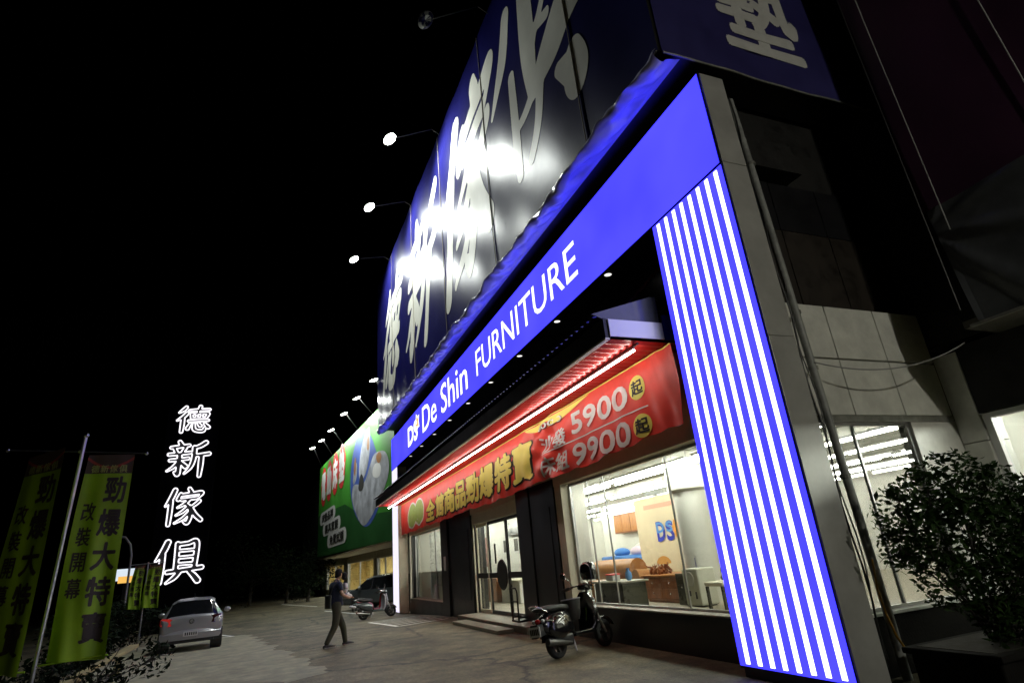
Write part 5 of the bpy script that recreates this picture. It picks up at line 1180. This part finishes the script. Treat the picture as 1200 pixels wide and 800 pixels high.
for (a, b, z) in ((.44, .12, .825), (.42, -.05, .815)): build('shoe', MB().ball(Q(a + .03, b, z + .02), .045, 8, 1.3, .8, .7), 'white_print', kd, smooth=60)

# ================================================================== NEON PYLON
py_ = thing('neon_sign', 'tall dark pylon with four outlined white neon characters stacked beyond the silver car', 'sign', (-4.6, 36.4, -.28))
bx('pylon', (-6.0, 36.3, -.3), (-3.4, 36.9, 11.8), 'pylon_black', py_, bevel=.03)
cn = {'virtue': (-5.55, -3.85, 9.85, 11.35), 'fresh': (-5.75, -3.70, 7.45, 9.35), 'home': (-5.6, -3.8, 4.85, 6.75), 'tool': (-5.75, -3.55, 2.0, 4.1)}
for g, (xa, xb_, z0, z1) in cn.items():
    lp_ = contours(GLYPH[g], 1.35, 130)
    V, F = loops_fill(lp_); ft = build('character_face', MB().add([(xa + (xb_ - xa) * u, 36.2, z0 + (z1 - z0) * v) for u, v in V], F), 'face_dark', py_)
    m_ = MB()
    for l_ in lp_:
        pts = [(xa + (xb_ - xa) * p[0] / 100, 36.12, z0 + (z1 - z0) * p[1] / 100) for p in l_[::2]]
        if len(pts) > 4: m_.tube(pts, .036, 6, closed=True)
    build('neon_tube', m_, 'neon', ft)

# ================================================================== FLAG BANNERS
def flag(y, x0, x1, z0, z1, lean, parent, bow, turn, ph):
    # cloth between rods; x0/x1 left and right edge at the top
    def C(u, v, d=0):
        t = 1 - v; x = x0 + (x1 - x0) * u + lean * t - .10 * math.sin(math.pi * t) * .4
        return (x + (u - .5) * .12 * t, y - turn * (u - .5) + bow * math.sin(math.pi * t) * (.3 + u * .5) + (.05 * math.sin(u * 8 + ph + t * 2) + .025 * math.sin(u * 15 - t * 5 + ph)) * (.15 + t) - d, z0 + (z1 - z0) * v - .05 * u * t)
    cl_ = build('cloth', MB().grid(C, 30, 60), 'flag_cloth', parent, smooth=70)
    cl_.data.materials[0] = M['flag_cloth']
    FP = lambda a, b, c, d_: (lambda u, v: C(a + (b - a) * u, c + (d_ - c) * v, .008))
    build('top_band', MB().grid(lambda u, v: C(u, .90 + .10 * v, .004), 20, 4), 'flag_top', cl_)
    build('red_swag', MB().grid(lambda u, v: C(u, .985 - .05 * math.sin(math.pi * u) + .015 * v - .012, .007), 20, 2), 'flag_red', cl_)
    for i, c in enumerate('德新傢俱'): text('lettering', c, 'flag_top_text', cl_, FP(.12 + .20 * i, .29 + .20 * i, .905, .945), .01)
    for i, c in enumerate('勁爆大特賣'): text('lettering', c, 'flag_print', cl_, FP(.50, .93, .745 - .168 * i, .885 - .168 * i), .03, .2)
    for i, c in enumerate('改裝開幕'): text('lettering', c, 'flag_print', cl_, FP(.12, .40, .655 - .125 * i, .75 - .125 * i), .02, .2)
    return C
fp = thing('banner_pole', 'leaning steel pole with crossbar carrying two yellow green hanging flags', 'pole', (-3.33, 12, 0))
build('pole', MB().tube([(-3.36, 12, -.02), (-3.20, 12, 4.26)], .028, 10), 'steel', fp, smooth=60); build('finial', MB().ball((-3.195, 12, 4.30), .045, 8), 'chrome', fp, smooth=60)
build('crossbar', MB().tube([(-4.26, 12.03, 4.06), (-2.26, 12.03, 3.97)], .012, 8), 'black_metal', fp); build('bar_cap', MB().ball((-4.27, 12.03, 4.06), .03, 8), 'chrome', fp, smooth=60); build('bar_cap', MB().ball((-2.25, 12.03, 3.97), .03, 8), 'chrome', fp, smooth=60)
build('lower_bar', MB().tube([(-3.30, 12.02, .72), (-2.40, 12.02, .76)], .014, 8), 'flag_cloth', fp); build('lower_bar', MB().tube([(-4.35, 12.02, .68), (-3.45, 12.02, .66)], .014, 8), 'flag_cloth', fp)
build('bracket', MB().tube([(-3.3, 12, .72), (-3.36, 12, .7)], .02, 6).tube([(-3.2, 12, 4.02), (-3.26, 12.03, 4.02)], .03, 6), 'dirty_steel', fp)
f1 = thing('hanging_flag', 'brighter yellow green hanging flag with black characters right of the leaning pole', 'flag', (-2.7, 12, 4), 'yellow green shop flags')
flag(12.0, -3.10, -2.42, .75, 3.95, -.06, f1, .14, 0, 0)
f2 = thing('hanging_flag', 'darker yellow green hanging flag cut off by the frame, left of the leaning pole', 'flag', (-3.7, 12, 4), 'yellow green shop flags')
flag(12.0, -4.08, -3.34, .70, 4.0, -.12, f2, .20, .85, 2)
fp2 = thing('banner_pole', 'distant pole with two small yellow green flags beside the silver car', 'pole', (-3.9, 24, 0))
S_ = 24 / 20.0
def sc_(x, z): return (x * S_, 1.6 + (z - 1.6) * S_)
xt, zt_ = sc_(-3.33, 2.45); build('pole', MB().tube([(xt, 24.05, -.1), (xt, 24.05, zt_)], .025, 8), 'dirty_steel', fp2)
build('crossbar', MB().tube([(sc_(-3.75, 0)[0], 24.03, sc_(0, 2.40)[1]), (sc_(-2.92, 0)[0], 24.03, sc_(0, 2.42)[1])], .014, 6), 'dirty_steel', fp2)
for (xa, xb_, nm) in ((-3.62, -3.37, 'left of the distant pole, dim'), (-3.27, -2.94, 'right of the distant pole, with the neon behind its top')):
    f = thing('hanging_flag', 'small yellow green flag ' + nm, 'flag', (xa * S_, 24, 3), 'yellow green shop flags')
    flag(24.0, xa * S_, xb_ * S_, sc_(0, 1.27)[1], sc_(0, 2.38)[1], -.06, f, .04, 0, 1)

# ================================================================== VEGETATION
def leaves(m, n, sample, size, rr, nrm=None):
    for _ in range(n):
        c = Vector(sample()); a = Vector((rr.gauss(0, 1), rr.gauss(0, 1), rr.gauss(0, .6) - .3)).normalized(); b = a.orthogonal().normalized()
        b = (b * math.cos(t := rr.uniform(0, 6.28)) + a.cross(b) * math.sin(t)).normalized(); s = size * rr.choice((.55, .8, 1, 1, 1.25, 1.6)) * rr.uniform(.85, 1.15); nn = a.cross(b)
        m.add([c - a * s, c + b * s * .42 + nn * s * .12, c + a * s, c - b * s * .42 + nn * s * .12], [(0, 1, 2), (0, 2, 3)])
def shrub(name, label, cat, loc, clusters, n, size, seed, mt='leaf', trunk=None, group=None):
    o = thing(name, label, cat, loc, group); rr = random.Random(seed); m = MB(); tw = MB()
    base = Vector(loc)
    for (c, r) in clusters:
        c = Vector(c); k_ = int(n * r ** 2)
        mid = base + (c - base) * .5 + Vector((rr.uniform(-.1, .1), rr.uniform(-.1, .1), 0))
        tw.tube([base + Vector((rr.uniform(-.05, .05), rr.uniform(-.05, .05), 0)), mid, c], [.03 * max(.5, r), .02 * max(.5, r), .008], 6)
        for _ in range(7):
            e = c + Vector((rr.gauss(0, .5), rr.gauss(0, .5), rr.gauss(0, .45))) * r; tw.tube([mid * .3 + c * .7, (c + e) / 2 + Vector((0, 0, .04)), e], [.01, .007, .003], 4)
        def smp():
            while True:
                v = Vector((rr.uniform(-1, 1), rr.uniform(-1, 1), rr.uniform(-1, 1)))
                if v.length < 1 and v.length > rr.random() * .8: return c + v * r
        leaves(m, k_, smp, size, rr)
    build('foliage', m, mt, o); build('stem', tw, 'bark', o)
    return o
def row(n, fx, fy, h, r, seed):
    rr = random.Random(seed); out = []
    for i in range(n):
        t = i / max(1, n - 1); out.append(((fx[0] + (fx[1] - fx[0]) * t + rr.uniform(-.2, .2), fy[0] + (fy[1] - fy[0]) * t + rr.uniform(-.2, .2), h * rr.uniform(.4, 1)), r * rr.uniform(.7, 1.2)))
    return out
shrub('bush', 'leafy dark bush in front of the side window, small leaves against the light', 'bush', (6.9, 4.35, .42),
  [((6.2, 4.45, 1.68), .33), ((6.6, 4.4, 1.85), .36), ((7.05, 4.35, 1.9), .45), ((7.5, 4.3, 1.75), .45), ((6.1, 4.5, 1.35), .24), ((6.35, 4.4, 1.38), .34), ((6.9, 4.3, 1.4), .48), ((7.5, 4.2, 1.3), .5), ((8.0, 4.1, 1.6), .42), ((8.0, 4.1, 1.1), .5), ((6.4, 4.35, 1.02), .3), ((7.2, 4.2, .95), .42), ((7.9, 4.0, .8), .4), ((6.9, 4.3, .75), .3), ((7.4, 3.9, .6), .4), ((8.2, 3.6, 1.3), .6), ((8.3, 3.5, .6), .6), ((6.7, 4.0, .5), .3)], 4200, .036, 11)
shrub('bush', 'leafy bush added out of view along the neighbouring shop to shade the planter', 'bush', (7.9, 1.8, .02), row(9, (7.7, 8.2), (3.0, .2), 1.7, .75, 17), 700, .05, 41)  # added beyond the frame, keeps the street lamp's light off the planter
pz = thing('planter', 'long low dark concrete planter under the bush by the side window', 'planter', (7.2, 4.5, 0))
bx('trough', (6.1, 3.9, -.02), (9.0, 4.75, .36), 'planter', pz, bevel=.02); bx('rim', (6.05, 3.85, .362), (9.0, 4.8, .42), 'planter', pz, bevel=.01); bx('soil', (6.15, 3.95, .41), (8.95, 4.7, .425), 'bark', pz)
shrub('hedge', 'low dark hedge at the foot of the yellow green flags', 'hedge', (-3.4, 13.2, 0), row(10, (-4.6, -2.2), (12.6, 14.2), .55, .45, 1), 900, .06, 21, 'leaf_dark')
shrub('hedge', 'dark hedge running beside the silver car behind the flags', 'hedge', (-5.0, 22, 0), row(14, (-4.2, -5.6), (17, 27), 1.0, .75, 2), 420, .09, 22, 'leaf_dark')
shrub('bush', 'small dark shrub under the distant pair of small flags', 'bush', (-4.3, 25.0, -.1), row(6, (-4.9, -3.4), (25.2, 25.4), 1.0, .55, 5), 500, .08, 26, 'leaf_dark')
def tree(label, x, y, h, r, seed):
    o = thing('tree', label, 'tree', (x, y, -.28)); rr = random.Random(seed); m = MB(); tw = MB()
    tw.tube([(x, y, -.3), (x + .1, y, h * .3), (x, y + .1, h * .6)], [.16, .12, .07], 8)
    for i in range(16):
        c = Vector((x + rr.gauss(0, r * .5), y + rr.gauss(0, r * .5), h * .58 + rr.gauss(0, h * .17))); q = r * rr.uniform(.25, .45)
        tw.tube([(x, y, h * rr.uniform(.25, .5)), tuple(c)], [.05, .012], 5)
        leaves(m, 170, lambda: c + Vector((rr.gauss(0, .5), rr.gauss(0, .5), rr.gauss(0, .4))) * q * 1.4, .13, rr)
    build('crown', m, 'leaf_dark', o); build('trunk', tw, 'bark', o)
tree('dark tree far across the yard, right of the neon pylon', 1.2, 62, 4.2, 2.6, 31)
tree('dark tree standing at the far edge of the yard, nearest to the mattress store', 3.0, 60, 3.6, 2.2, 32)
tree('dark tree far across the yard, close to the neon pylon', -2.0, 64, 5.0, 3.0, 33)
pk = thing('plank', 'weathered yellowish plank lying aslant at the hedge beside the flags', 'plank', (-4.3, 20, 0))
build('board', MB().box((-1.3, -.10, 0), (1.3, .10, .07)).xf(Matrix.Translation((-3.25, 15.6, .30)) @ Matrix.Rotation(R(72), 4, 'Z') @ Matrix.Rotation(R(-9), 4, 'Y')), 'plank_wood', pk, bevel=.01)
build('support', MB().box((-3.5, 15.0, -.01), (-3.4, 15.1, .22)), 'plank_wood', pk); build('support', MB().box((-3.1, 16.3, -.01), (-3.0, 16.4, .42)), 'plank_wood', pk)
# distant bits of light on the left
slp = thing('street_lamp', 'distant curved street lamp arm behind the small flags, unlit', 'street lamp', (-6.4, 34, -.28))
build('pole', MB().tube([(-6.4, 34, -.3), (-6.4, 34, 3.4), (-6.5, 34, 3.9), (-6.75, 34, 4.25), (-7.2, 34, 4.35)], .05, 8), 'dirty_steel', slp, smooth=60); build('lamp_head', MB().ball((-7.3, 34, 4.33), .16, 8, 1.4, .8, .4), 'pipe_grey', slp, smooth=60)
ds = thing('distant_sign', 'small white and orange lit shop sign far beyond the flags', 'sign', (-9.2, 46, 2))
build('lit_panel', MB().box((-9.45, 46, 2.55), (-8.2, 46.1, 3.25)), glow('sign_white', (.8, .9, 1), .9), ds); build('lit_panel', MB().box((-9.2, 45.95, 2.4), (-8.2, 45.99, 2.8)), glow('sign_orange', (1, .55, .12), 1.0), ds); build('post', MB().box((-8.9, 46.0, -.3), (-8.7, 46.08, 2.5)), 'black_metal', ds)

# ================================================================== STREET LIGHTING behind the camera
sl = thing('street_lamp', 'tall street lamp on the pavement behind the camera', 'street lamp', (7.0, -9.0, 0))
build('pole', MB().tube([(7.0, -9.0, 0), (7.0, -9.0, 6.6), (6.6, -8.8, 7.2)], .07, 10), 'steel', sl, smooth=60)
build('lamp_head', MB().ball((6.4, -8.7, 7.22), .26, 10, 1.5, .7, .4), 'pipe_grey', sl, smooth=60); build('lens', MB().lathe([(.001, 0), (.15, 0)], (6.4, -8.7, 7.10), 'Z', 16, cap=False), 'down_glow', sl)
L = bpy.data.lights.new('lamp_light', 'POINT'); L.energy = 1250; L.shadow_soft_size = .12; L.color = (1, .97, .82)
lo = bpy.data.objects.new('lamp_light', L); col.objects.link(lo); lo.parent = sl; lo.location = (-.6, .3, 7.0)
